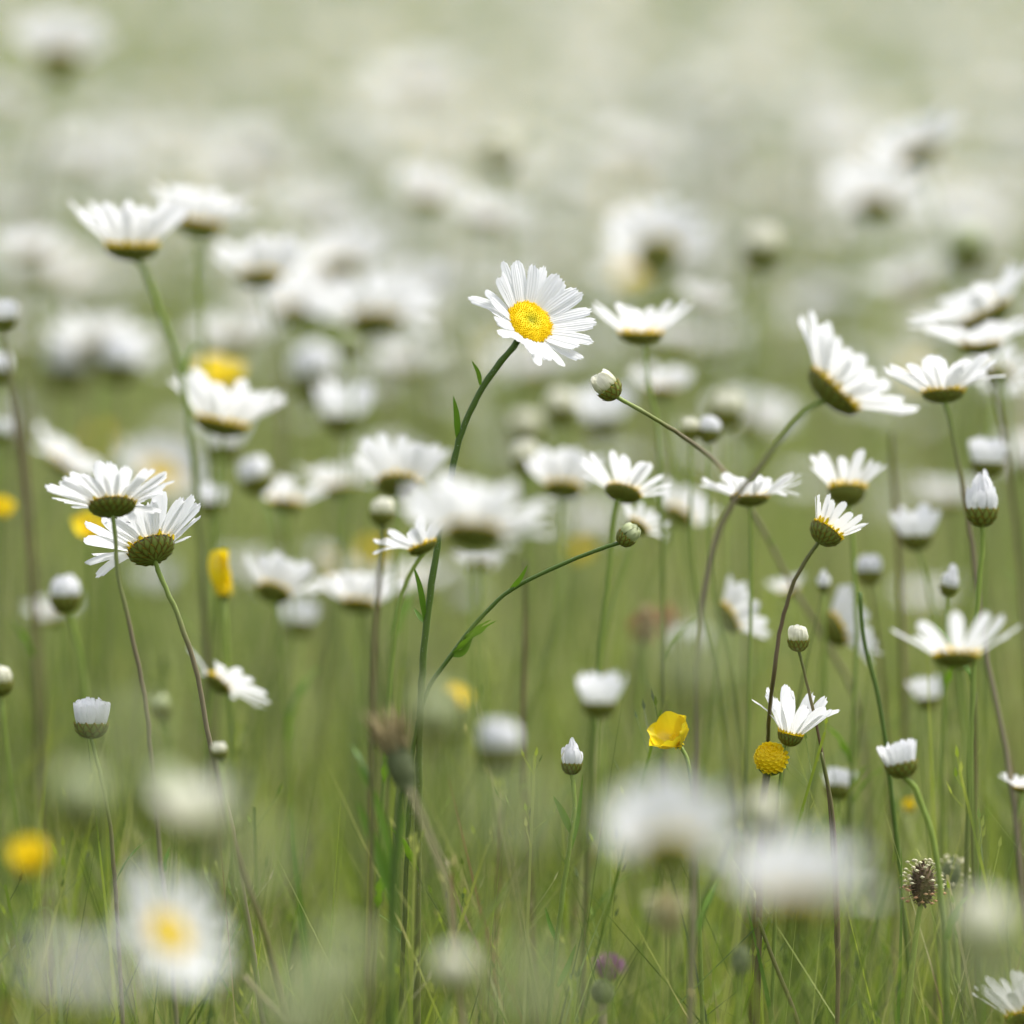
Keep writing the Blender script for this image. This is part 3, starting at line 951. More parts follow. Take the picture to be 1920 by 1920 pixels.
for (x, y, R, d, st, pm, lab) in [
    (1434, 1532, 34, 2.05, 'closed', 'bud_petal', 'faint cream blurred bud just under the small yellow ball flower'),
    (1838, 1745, 52, 1.9, 'closed', 'bud_petal', 'round blurred grey-green bud at the right, below the dark plantain head'),
    (150, 1510, 54, 1.85, 'closed', 'green_petal', 'round blurred pale green bud under the half-open bud on the left'),
    (310, 1500, 50, 1.95, 'closed', 'green_petal', 'pale green blurred bud in front of the long pale stem'),
    (376, 1545, 46, 1.9, 'wide', 'bud_petal', 'creamy blurred bud right beside the long pale stem'),
    (850, 1830, 38, 1.95, 'closed', 'bud_petal', 'blurred pale bud low in the centre of the grass'),
    (640, 1830, 60, 1.65, 'closed', 'green_petal', 'large soft green bud blur at the bottom, left of centre'),
    (1290, 1270, 62, 1.6, 'closed', 'green_petal', 'large soft green bud blur above the big foreground daisies'),
    (815, 1352, 46, 1.9, 'closed', 'green_petal', 'soft green bud blur in front of the pale orange blur'),
    (965, 1560, 56, 1.5, 'closed', 'green_petal', 'very soft pale green blur left of the big foreground daisies'),
    (1880, 1830, 60, 1.5, 'closed', 'green_petal', 'very soft green-white blur over the corner daisy'),
    (470, 1640, 52, 1.5, 'closed', 'green_petal', 'very soft green blur right of the orange-hearted foreground daisy'),
    (240, 1400, 44, 1.6, 'closed', 'green_petal', 'faint soft green blur between the half-open bud and the long pale stem'),
    (1010, 1900, 50, 1.5, 'wide', 'green_petal', 'faint pale blur at the bottom edge, right of the low centre bud'),
    (560, 1925, 66, 1.6, 'closed', 'green_petal', 'soft green bud blur cut by the bottom edge'),
    (8, 598, 24, 2.72, 'open', 'petal', 'small white bud on a brown stem cut by the left edge'),
    (-2, 695, 24, 2.8, 'closed', 'petal', 'little white bud barely inside the left edge'),
    (0, 815, 22, 2.85, 'closed', 'petal', 'pale bud at the left edge level with the wavy bright daisy'),
    (222, 682, 38, 3.1, 'closed', 'petal', 'blurred round white bud left of the yellow blur'),
    (126, 690, 42, 3.3, 'closed', 'petal', 'larger fainter white bud further left of the yellow blur'),
    (590, 706, 46, 3.15, 'closed', 'petal', 'blurred round white bud right of the yellow blur'),
    (1815, 470, 36, 3.2, 'closed', 'green_petal', 'dim greenish bud above the steeply sloping daisy'),
    (656, 650, 18, 2.9, 'closed', 'green_petal', 'small dark green bud against the white drift'),
    (1052, 768, 30, 2.95, 'closed', 'bud_petal', 'blurred cream bud below the yellow-centred daisy'),
    (986, 806, 28, 3.05, 'closed', 'bud_petal', 'fainter of two stacked buds below the yellow-centred daisy'),
    (986, 860, 26, 2.84, 'closed', 'bud_petal', 'clearer of two stacked buds above the soft touching daisies'),
    (1132, 790, 36, 3.05, 'wide', 'petal', 'white blurred tuft below the tilted cream bud'),
    (300, 1330, 20, 2.75, 'closed', 'green_petal', 'tiny pale bud between the two long curving stems'),
    (412, 1410, 14, 2.4, 'closed', 'bud_petal', 'tiny pale bud clinging beside a dark stem piece low at the left'),
    (1545, 1098, 12, 2.66, 'pointed', 'petal', 'speck-like white bud between the curved stem and the sideways daisy'),
    (1290, 1215, 22, 3.1, 'wide', 'petal', 'dim white tuft behind the large soft green bud blur'),
    (0, 1280, 24, 2.6, 'closed', 'bud_petal', 'pale bud at the left edge level with the nodding daisy'),
    (1740, 1310, 22, 2.75, 'wide', 'petal', 'blurred white bud under the left petals of the wide daisy'),
]:
    D_('bud', lab, x, y, R, d, (random.uniform(-.12, .12), 1, random.uniform(-.1, .1)), stage=st, petmat=pm,
       stem=[(10, 640), (22, 740), (38, 860), (52, 1010)] if x == 8 else (), sm='brown' if x == 8 else 'green')
for (x, y, R, d, n, e, lab) in [
    (55, 478, 70, 3.3, (0, .9, -.15), 24, 'blurred daisy at the left edge below the touching pair'),
    (780, 160, 92, 4.2, (-.05, .97, -.1), 16, 'faint flat daisy smear near the top edge, left of centre'),
    (150, 300, 85, 4.2, (.1, .9, -.1), 20, 'faint pale daisy under the top left corner daisy'),
    (470, 300, 85, 4.2, (-.1, .9, -.2), 20, 'faint pale daisy above the touching pair'),
    (596, 410, 80, 3.8, (0, .9, -.2), 24, 'faint pale daisy right of the touching pair'),
    (1205, 300, 95, 4.3, (.1, .85, -.1), 20, 'faint pale daisy high above the round daisy with the olive heart'),
    (1325, 572, 62, 3.15, (.1, 1, 0), 22, 'pale blurred daisy behind the tips of the speckled-base daisy'),
    (1268, 640, 60, 3.3, (0, 1, 0), 22, 'faint blurred daisy right behind the speckled-base daisy'),
    (1405, 800, 88, 3.4, (.1, .7, -.3), 20, 'faint large daisy blur left of the big leaning daisy'),
    (760, 690, 85, 3.45, (0, .9, -.1), 20, 'pale blurred daisy behind the stem leaves of the yellow-centred daisy'),
    (15, 190, 60, 3.9, (0, .9, -.1), 20, 'faint daisy cut by the left edge near the top'),
    (1000, 700, 80, 3.6, (0, .85, -.2), 20, 'faint pale daisy right under the yellow-centred daisy'),
    (560, 590, 100, 3.2, (0.1, .85, -.3), 26, 'pale blurred daisy in the front of the white drift, left of its largest daisy'),
    (640, 505, 95, 3.3, (0, .85, -.25), 26, 'pale blurred daisy at the top of the white drift'),
    (775, 560, 95, 3.4, (0, .85, -.25), 26, 'pale blurred daisy at the right end of the white drift'),
    (900, 1060, 50, 2.9, (0, .8, -.3), 24, 'soft daisy peeking out beneath the big blurred daisy'),
    (1780, 940, 70, 3.2, (0, .9, -.1), 24, 'dim daisy blur left of the pointed white bud'),
    (100, 1160, 60, 3.0, (0, .9, -.1), 24, 'dim daisy blur behind the soft bud at far left'),
    (960, 560, 70, 3.9, (0, .9, -.1), 24, 'faint daisy just behind the petals of the yellow-centred daisy'),
]:
    D_('daisy', lab, x, y, R, d, n, elev=e, npet=18)


# ------------------------------------------------------------------ other flowers
def ellipsoid_head(mb, F, o, rx, rz, n, fl, out=1.0, lo=-1.0, hi=1.0, up=0.3, width=0.5):
    """florets or scales in a spiral over an egg shape"""
    v, f, uv = [], [], []
    seg, rings = 12, 8
    for i in range(rings + 1):
        a = -math.pi / 2 + math.pi * i / rings
        for k in range(seg):
            b = 2 * math.pi * k / seg
            v.append(Vector((rx * .85 * math.cos(a) * math.cos(b), rx * .85 * math.cos(a) * math.sin(b), rz * .9 * math.sin(a))))
    for i in range(rings):
        for k in range(seg):
            a, b = i * seg + k, i * seg + (k + 1) % seg
            f.append((a, b, b + seg, a + seg))
    if out: mb.add(xf(v, F, o), f)
    for q in range(n):
        z = lo + (hi - lo) * (q + .5) / n
        b = q * 2.399963
        c = math.sqrt(max(0, 1 - z * z))
        p = Vector((rx * .82 * c * math.cos(b), rx * .82 * c * math.sin(b), rz * .86 * z))
        dr = Vector((c * math.cos(b), c * math.sin(b), z + up)).normalized()
        s = Vector((-math.sin(b), math.cos(b), 0))
        L = fl * random.uniform(.75, 1.2)
        w = fl * width * .5
        m = dr.cross(s)
        mb.add(xf([p - s * w * .5, p + s * w * .5, p + dr * L * .6 + s * w + m * w * .5, p + dr * L, p + dr * L * .6 - s * w + m * w * .5], F, o), [(0, 1, 2, 4), (4, 2, 3)],
               [(.5, 0), (.5, 0), (1, .6), (.5, 1), (0, .6)])


def stalk(root, base, path, r, mat):
    mb = MB()
    tube(mb, path, r, r * 1.2, 6)
    link('stem', mb.mesh('stem', mat, base), root)


def start(cx, cy, d, n, stem, back):
    nv = screen_dir(n)
    o = P(cx, cy, d)
    pts = [o - nv * back * .6] + ([P(a[0], a[1], d) for a in stem] if stem else [o + Vector((-nv.x * .02, -nv.y * .02, -.05)), o + Vector((-nv.x * .03, -nv.y * .03, -.1))])
    path = catmull(to_ground(pts), 5)
    base = path[-1].copy()
    base.z = 0
    return nv, o, path, base


def buttercup(label, cx, cy, R, d, n, elev, stem=(), npet=5, roll=0.0, seed=1, wf=.52):
    rng = random.Random(seed)
    nv, o, path, base = start(cx, cy, d, n, stem, 0.003)
    root = thing('buttercup', base, label, 'buttercup', 'buttercups among the daisies')
    F = frame(nv, roll)
    Rm = R * S(d)
    for k in range(npet):
        v, uv, f = [], [], []
        phi = 2 * math.pi * k / npet + rng.uniform(-.1, .1)
        nt_, nu = 8, 7
        e0 = math.radians(elev) + rng.uniform(-.15, .15)
        r, z = 0.0006, 0
        for i in range(nt_):
            t = i / (nt_ - 1)
            e = e0 + 0.35 * t
            if i:
                r += Rm / (nt_ - 1) * math.cos(e)
                z += Rm / (nt_ - 1) * math.sin(e)
            w = Rm * wf * math.sin(math.pi * min(1, (t * .86 + .06))) ** .6
            for j in range(nu):
                u = j / (nu - 1) * 2 - 1
                y2 = u * w
                zz = .22 * w * u * u + 0.0004 * math.sin(5 * u + k)
                rr = r - zz * math.sin(e) - (.12 * Rm * u * u * t)
                z2 = z + zz * math.cos(e)
                v.append(Vector((rr * math.cos(phi) - y2 * math.sin(phi), rr * math.sin(phi) + y2 * math.cos(phi), z2 + .0002 * (k % 2))))
                uv.append((u * .5 + .5, t))
        f = [(i * nu + j, i * nu + j + 1, (i + 1) * nu + j + 1, (i + 1) * nu + j) for i in range(nt_ - 1) for j in range(nu - 1)]
        mb = MB()
        mb.add(xf(v, F, o), f, uv)
        link('petal', mb.mesh('petal', 'buttercup', base), root)
    mb = MB()
    ellipsoid_head(mb, F, o + nv * Rm * .12, Rm * .2, Rm * .16, 50, Rm * .14)
    link('stamens', mb.mesh('stamens', 'yellow_floret', base), root)
    mb = MB()
    bowl(mb, F, o - nv * .0002, Rm * .16, Rm * .12, stemr=.0006)
    link('sepal_cup', mb.mesh('sepal_cup', 'cup', base), root)
    stalk(root, base, path, .0007, 'stem_green')
    HAND.append((label, cx, cy))


buttercup('yellow buttercup with petals folded up like butterfly wings in the low centre', 1272, 1394, 62, 2.5, (-.45, .62, .50), 40, stem=[(1290, 1430), (1300, 1500), (1306, 1600)], seed=4, roll=.6)
buttercup('yellow-orange blurred buttercup behind the wavy bright daisy', 408, 722, 62, 3.0, (.1, .8, .45), 25, seed=5)
buttercup('narrow yellow buttercup seen side-on right of the overlapping pair', 420, 1114, 84, 2.66, (-.12, 1, .1), 80, npet=3, roll=.4, wf=.26, seed=6)
buttercup('round lemon-yellow blurred buttercup at the lower left edge', 56, 1632, 62, 2.12, (.0, .75, .5), 48, stem=[(58, 1690), (62, 1800)], seed=7, npet=6)
buttercup('pale orange blurred buttercup in the left centre of the grass', 850, 1322, 40, 2.85, (.3, .7, .4), 40, seed=8)
buttercup('tiny yellow buttercup under the half-open ragged bud', 1704, 1520, 22, 2.72, (0, .8, .4), 60, seed=9)
buttercup('yellow buttercup half hidden behind the lower of the overlapping daisies', 165, 1000, 42, 2.75, (.1, .6, .6), 30, seed=10)
buttercup('amber blurred buttercup at the left edge above the overlapping pair', -2, 965, 36, 2.8, (.3, .7, .5), 40, seed=11)
buttercup('dull gold blurred buttercup below the left of the big blurred daisy', 700, 1050, 38, 3.3, (0, .7, .4), 40, seed=12)
buttercup('gold blur of a buttercup between the big blurred daisy and the curled bud', 1085, 1045, 32, 3.2, (0, .7, .4), 40, seed=13)
buttercup('dull amber buttercup blur above the overlapping pair', 190, 840, 32, 3.7, (0, .7, .4), 40, seed=14)

# the small yellow ball
nv, o, path, base = start(1446, 1422, 2.5, (0.1, .75, .6), [(1436, 1468), (1430, 1520), (1426, 1620)], .0035)
root = thing('yellow_ball_flower', base, 'small round egg-yellow flower head under the few-petalled sharp daisy', 'yellow flower')
mb = MB()
ellipsoid_head(mb, frame(nv), o, .0063, .0050, 120, .0012, lo=-.85, width=1.9, up=.4)
link('flower_head', mb.mesh('flower_head', 'yellow_floret', base), root)
mb = MB()
bowl(mb, frame(nv), o - nv * .0022, .0048, .0036)
link('bract_cup', mb.mesh('bract_cup', 'cup', base), root)
stalk(root, base, path, .0011, 'stem_brown')
HAND.append(('ball', 1446, 1422))


def plantain(label, cx, cy, rx, rz, d, n, stem, core, ring1, ring2, rn=26, name='plantain_head', cat='plantain', band=(-.2, .55), al=.0034):
    nv, o, path, base = start(cx, cy, d, n, stem, rz * .9)
    root = thing(name, base, label, cat, 'seed heads in the grass')
    F = frame(nv)
    mb = MB()
    ellipsoid_head(mb, F, o, rx, rz, 130, rx * .34, width=.8)
    link('seed_head', mb.mesh('seed_head', core, base), root)
    for (mat, lo, hi, m, nm) in ((ring1, band[0], band[1], rn, 'upper_anther_ring'), (ring2, -.75, band[0], rn // 2, 'lower_anther_ring')):
        if not mat: continue
        mb = MB()
        for q in range(m):
            z = lo + (hi - lo) * random.random()
            b = q * 2.4
            c = math.sqrt(1 - z * z)
            dr = Vector((c * math.cos(b), c * math.sin(b), z * .6 + .1)).normalized()
            p0 = Vector((rx * .8 * c * math.cos(b), rx * .8 * c * math.sin(b), rz * z * .85))
            p1 = p0 + dr * al * random.uniform(.6, 1.15)
            path_ = [F @ p0 + o, F @ p1 + o]
            tube(mb, path_, .0001, .0001, 3)
            ax = Matrix.Rotation(random.random() * 3, 3, 'X')
            e = .00075
            vs = [ax @ Vector(t) * e for t in ((1.3, 0, 0), (-1.3, 0, 0), (0, .8, 0), (0, -.8, 0), (0, 0, .8), (0, 0, -.8))]
            fs = [(0, 2, 4), (2, 1, 4), (1, 3, 4), (3, 0, 4), (2, 0, 5), (1, 2, 5), (3, 1, 5), (0, 3, 5)]
            mb.add([v + F @ p1 + o for v in vs], fs)
        link(nm, mb.mesh(nm, mat, base), root)
    stalk(root, base, path, .0009, 'stem_green')
    HAND.append((label, cx, cy))


plantain('dark brown plantain head ringed with cream and peach anthers, low at the right', 1730, 1658, .0048, .0078, 2.5, (0, 1, .1), [(1722, 1720), (1712, 1800), (1700, 1900)], 'brown', 'cream', 'peach', 40, band=(-.15, .95))
plantain('plantain head dotted with cream anthers half behind the bright green stem', 1782, 1640, .0040, .0062, 2.58, (.2, 1, .0), [(1788, 1700), (1795, 1800)], 'grey_green', 'cream', None, 34, band=(-.5, .9))
plantain('reddish brown blurred plantain spike behind the stems, right of centre', 1212, 1170, .0042, .0085, 2.8, (0, 1, 0), [(1206, 1230), (1200, 1320)], 'tan', 'rust', 'rust', 30)
plantain('rusty blurred plantain spike right beside the reddish brown one', 1252, 1165, .0030, .0070, 2.86, (0.1, 1, 0), [(1250, 1230), (1248, 1320)], 'rust', 'rust', None, 16)
plantain('tan blurred plantain head ringed with pale specks, below the big foreground daisies', 1250, 1715, .0055, .0058, 2.2, (0, 1, 0), [(1252, 1780), (1256, 1900)], 'tan', 'cream', None, 34, band=(0, .95))
plantain('faint mauve-grey seed head under the right foreground daisy', 1388, 1800, .0034, .0050, 2.35, (.1, 1, 0), [(1386, 1850), (1384, 1940)], 'grey_green', None, None)

# brown topped seed head left of the centre
nv, o, path, base = start(752, 1440, 2.36, (-.30, .92, 0), [(752, 1490), (745, 1570), (738, 1680), (735, 1800)], .010)
root = thing('knapweed_bud', base, 'grey-green egg-shaped seed head leaning left with a tuft of withered brown florets', 'seed head', 'seed heads in the grass')
F = frame(nv)
mb = MB()
ellipsoid_head(mb, F, o, .0050, .0095, 90, .0028, width=1.0, up=1.4)
link('seed_capsule', mb.mesh('seed_capsule', 'grey_green', base), root)
mb = MB()
for k in range(150):
    a, b = random.random() * 6.28, random.uniform(.0, .0042)
    p0 = Vector((b * math.cos(a), b * math.sin(a), .005))
    p1 = p0 + Vector((math.cos(a) * .28, math.sin(a) * .28, 1.0)).normalized() * random.uniform(.004, .019) + Vector((random.gauss(0, .0012), random.gauss(0, .0012), 0))
    blade(mb, [F @ p0 + o, F @ p0.lerp(p1, .5) + o + Vector((random.gauss(0, .0005), 0, .0006)), F @ p1 + o], .0009, Vector((random.gauss(0, 1), random.gauss(0, 1), 0)).normalized())
link('floret_tuft', mb.mesh('floret_tuft', 'tan', base), root)
stalk(root, base, path, .0013, 'stem_dark')
for (pp, w) in (([(738, 1650), (722, 1560), (700, 1490), (664, 1430)], .0030), ([(736, 1700), (712, 1610), (690, 1555), (668, 1500)], .0042), ([(742, 1640), (752, 1560), (760, 1520)], .0022)):
    mb = MB()
    blade(mb, catmull([P(x, y, 2.38) for x, y in pp], 5), w, -FWD + RGT * .3, .3)
    link('leaf', mb.mesh('leaf', 'leaf', base), root)
HAND.append(('seedhead', 752, 1440))

# little round brown bud and the mauve flower behind it
nv, o, path, base = start(1130, 1862, 2.42, (0, 1, .1), [(1130, 1910), (1132, 1990)], .004)
root = thing('knapweed_bud', base, 'small round grey-brown bud at the bottom under the mauve flower', 'seed head', 'seed heads in the grass')
mb = MB()
ellipsoid_head(mb, frame(nv), o, .0042, .0042, 80, .0016, width=1.1, up=1.0)
link('seed_capsule', mb.mesh('seed_capsule', 'grey_green', base), root)
stalk(root, base, path, .0012, 'straw')
nv, o, path, base = start(1140, 1822, 2.62, (.1, 1, .1), [(1146, 1880), (1150, 1960)], .003)
root = thing('mauve_flower', base, 'faint mauve flower behind the small round bud at the bottom', 'mauve flower')
mb = MB()
ellipsoid_head(mb, frame(nv), o, .0046, .0040, 70, .0040, lo=-.1, width=.5)
link('flower_head', mb.mesh('flower_head', 'mauve', base), root)
stalk(root, base, path, .0008, 'stem_green')


# ------------------------------------------------------------------ long blades, stalks and stems that read on their own
def long_blade(label, pts, d, w, mat='pale_blade', fold=.2, name='tall_grass'):
    P3 = [P(a[0], a[1], d + (a[2] if len(a) > 2 else 0)) for a in pts]
    P3 = to_ground(P3)
    path = catmull(P3, 5)[::-1]
    base = path[0].copy()
    base.z = 0
    mb = MB()
    blade(mb, path, w, (-FWD + RGT * .2 + UPV * .2).normalized(), fold, wprof=lambda x: min(1, .6 + x) * (1 - x ** 5) + .03)
    o = link(name, mb.mesh(name, mat, base))
    o.location = base
    tag(o, label, 'grass', 'single grass blades', 'thing')


def culm(label, pts, d, r, mat='stem_brown', name='grass_stalk'):
    P3 = to_ground([P(a[0], a[1], d + (a[2] if len(a) > 2 else 0)) for a in pts])
    path = catmull(P3, 5)
    base = path[-1].copy()
    base.z = 0
    mb = MB()
    tube(mb, path, r * .75, r * 1.2, 6)
    o = link(name, mb.mesh(name, mat, base))
    o.location = base
    tag(o, label, 'stalk', 'bare stalks in the grass')


long_blade('broad pale blade slanting up right behind the small yellow ball flower', [(1745, 1305), (1640, 1378), (1540, 1440), (1450, 1510), (1380, 1580)], 2.82, .0046)
long_blade('pale blade slanting up right above the yellow butterfly-like flower', [(1640, 1150), (1500, 1200), (1400, 1260), (1300, 1335), (1230, 1420)], 2.9, .0032)
long_blade('thin pale blade slanting up right in the low centre grass', [(1160, 1300), (1090, 1440), (1020, 1540), (985, 1640)], 2.7, .0028)
long_blade('slanting olive blade low in the grass left of the tiny pointed bud', [(1000, 1610), (940, 1680), (880, 1760), (850, 1840)], 2.34, .0022)
long_blade('fine bright blade leaning right at the bottom centre', [(1148, 1670), (1115, 1750), (1085, 1830), (1060, 1910)], 2.5, .0010)
long_blade('bright green blade falling right below the foreground pair', [(1396, 1680), (1415, 1760), (1435, 1850), (1450, 1930)], 2.5, .0022, 'leaf')
long_blade('bright narrow blade beside the stalk of the dark plantain head', [(1690, 1590), (1690, 1680), (1688, 1790), (1684, 1900)], 2.5, .0016, 'leaf')
long_blade('broad deep green blade at the lower right edge', [(1838, 1590), (1834, 1690), (1838, 1780)], 2.56, .0030, 'leaf')
long_blade('broad bright green blade left of the grey-green seed head', [(545, 1500), (548, 1580), (560, 1680), (575, 1800)], 2.6, .0036, 'leaf')
long_blade('tiny pale curled blade tip at the lower left', [(66, 1712), (82, 1702), (98, 1712), (104, 1770)], 2.46, .0016)
culm('dark stalk end low at the left beside the tiny pale bud', [(398, 1398), (408, 1450), (424, 1520), (450, 1620), (500, 1760)], 2.42, .0013, 'stem_brown')
culm('thin brown stalk crossing the grass at the bottom left', [(456, 1830), (490, 1870), (530, 1915)], 2.38, .0012, 'straw')
culm('thin dark stalk behind the sideways daisy at the right', [(1612, 1110), (1620, 1200), (1645, 1300), (1662, 1400)], 2.56, .0009, 'stem_dark')
culm('straight reddish stalk below the right foreground daisy', [(1540, 1410), (1560, 1520), (1568, 1640), (1572, 1790), (1570, 1900)], 2.5, .0009, 'stem_brown')
culm('thin brown stalk curving down between the foreground pair and the bottom edge', [(1420, 1720), (1450, 1800), (1490, 1900)], 2.5, .0009, 'stem_brown')
culm('brown stalk leaning right behind the grey-green seed head', [(768, 1480), (800, 1560), (832, 1640), (850, 1740)], 2.3, .0010, 'straw')
culm('tall brown stalk at the lower right edge', [(1848, 1240), (1880, 1370), (1905, 1500), (1920, 1640)], 2.66, .0010, 'stem_brown')
culm('dark upright stalk in the middle of the low grass', [(985, 1050), (985, 1200), (980, 1400), (990, 1600), (1000, 1780)], 2.66, .0010, 'stem_brown')
culm('dark stalk hanging from the tip of the big leaning daisy', [(1672, 806), (1674, 880), (1682, 1000), (1690, 1150)], 2.75, .0011, 'stem_brown')
culm('upright brown stalk beside the broad green blade at the right', [(1826, 1300), (1828, 1430), (1826, 1560), (1832, 1700)], 2.6, .0011, 'stem_brown')
culm('upright brown stalk at the left edge in the green blur', [(40, 700), (44, 850), (58, 1000), (66, 1140)], 2.85, .0012, 'stem_brown')


# ------------------------------------------------------------------ the flowers behind: copies of a few kinds
def proto(kind, k):
    rng = random.Random(100 + k)
    h = rng.uniform(.46, .58)
    lean = rng.uniform(.0, .05)
    pts = [Vector((0, 0, 0)), Vector((lean * .3, .004, h * .4)), Vector((lean * .8, 0, h * .8)), Vector((lean * 1.1, 0, h))]
    path = catmull(pts, 5)[::-1]
    tilt = rng.uniform(0, .6)
    nv = Vector((math.sin(tilt), 0.05, math.cos(tilt)))
    if kind == 'daisy':
        root = thing('daisy', (0, 0, 0), 'x', 'daisy', 'blurred daisies far behind')
        R = rng.uniform(.019, .025)
        make_head(root, (0, 0, 0), path[0] + nv * R * .2, nv, R, R * .37, rng.uniform(.1, .5), rng.choice((18, 20, 22)), rng=rng, discn=24)
    else:
        root = thing('daisy_bud', (0, 0, 0), 'x', 'daisy bud', 'blurred daisy buds far behind')
        make_bud(root, (0, 0, 0), path[0] + nv * .005, nv, rng.uniform(.005, .0065), stage=('closed', 'open', 'wide')[k % 3], petmat=('bud_petal', 'petal', 'petal')[k % 3], rng=rng)
    make_stem(root, (0, 0, 0), path, .0011, 'stem_green' if k % 2 else 'stem_purple')
    return root


PD = [proto('daisy', k) for k in range(9)]
PB = [proto('bud', k) for k in range(4)]
KIDS = {r: [c for c in bpy.data.objects if c.parent == r] for r in PD + PB}
used = set()
LM = [('the yellow-centred daisy', 990, 600), ('the overlapping sharp pair on the left', 245, 990), ('the big leaning edge-on daisy', 1585, 705),
      ('the touching pair in the upper left', 310, 415), ('the round daisy with the olive heart', 1233, 460), ('the top left corner daisy', 112, 110),
      ('the yellow buttercup blur', 408, 700), ('the pale bud at the top centre', 938, 280), ('the overlapping pair at the top right', 1685, 340),
      ('the white drift', 650, 570), ('the lone round cream bud', 1432, 460), ('the flat smear near the top edge', 780, 145), ('the jagged level daisy at the right', 1770, 715),
      ('the daisy with a small dark cup', 486, 505), ('the dim daisy at the upper right', 1712, 520), ('the faint daisy high over the olive heart', 1205, 290),
      ('the fan-petalled daisy', 1588, 890), ('the wavy bright daisy', 414, 765), ('the round white bud left of the buttercup blur', 222, 670), ('the tilted cream bud', 1140, 725),
      ('the steeply sloping daisy at the right edge', 1850, 560), ('the faint daisy above the touching pair', 470, 290), ('the faint daisy under the corner daisy', 150, 290),
      ('the golden-cupped daisy', 1168, 900), ('the pale daisy beside the touching pair', 596, 400), ('the pale daisy under the top centre bud', 798, 370)]
LABELS = set()


def where(px, py, noun):
    c = sorted(LM, key=lambda l: (l[1] - px) ** 2 + (l[2] - py) ** 2)
    for near in c[:10]:
        dx, dy = px - near[1], py - near[2]
        dist = math.hypot(dx, dy)
        ang = math.degrees(math.atan2(-dy, dx)) % 360
        dirs = ['right of', 'up right of', 'above', 'up left of', 'left of', 'down left of', 'below', 'down right of']
        dr = dirs[int((ang + 22.5) // 45) % 8]
        far = 'just' if dist < 75 else ('a bit' if dist < 150 else ('well' if dist < 260 else 'far'))
        lab = '%s %s %s %s' % (noun, far, dr, near[0])
        if lab not in LABELS and 4 <= len(lab.split()) <= 16:
            LABELS.add(lab)
            return lab
    return None


cands = []
tries = 0
while len(cands) < 225 and tries < 20000:
    tries += 1
    d = 3.15 + 3.8 * random.random() ** 0.8
    x = (random.random() - .5) * FOVW * d * 1.06
    kind = 'bud' if random.random() < .22 else 'daisy'
    h = random.gauss(.495, .05)
    px, py, _ = proj((x, d, h))
    if not (-40 < px < 1960) or py < -60: continue
    if py > 760 and random.random() < .38: continue
    if any(math.hypot(x - c[0], d - c[1]) < .045 for c in cands): continue
    if any(math.hypot(px - q[1], py - q[2]) < 45 for q in HAND): continue
    cands.append((x, d, h, kind, px, py))
cands.sort(key=lambda c: c[1])
for (x, d, h, kind, px, py) in cands:
    src = random.choice(PD if kind == 'daisy' else PB)
    size = 'blurred' if d < 4.2 else ('faint' if d < 5.4 else 'very faint')
    noun = {'daisy': size + ' white daisy', 'bud': size + ' round bud'}[kind]
    lab = where(px, py, noun)
    if lab is None: continue
    if src in used:
        r = src.copy()
        COL.objects.link(r)
        for c in KIDS[src]:
            q = c.copy()
            COL.objects.link(q)
            q.parent = r
    else:
        used.add(src)
        r = src
    hp = max(v.co.z for v in KIDS[src][0].data.vertices)
    s = max(.82, min(1.2, h / hp))
    r.location = (x, d, 0)
    r.scale = (s, s, s)
    r.rotation_euler = (0, 0, random.uniform(-math.pi, math.pi) if random.random() < .15 else random.uniform(.3, 2.7))
    r['label'] = lab
for r in PD + PB:
    if r not in used:
        for c in KIDS[r]: bpy.data.objects.remove(c)
        bpy.data.objects.remove(r)


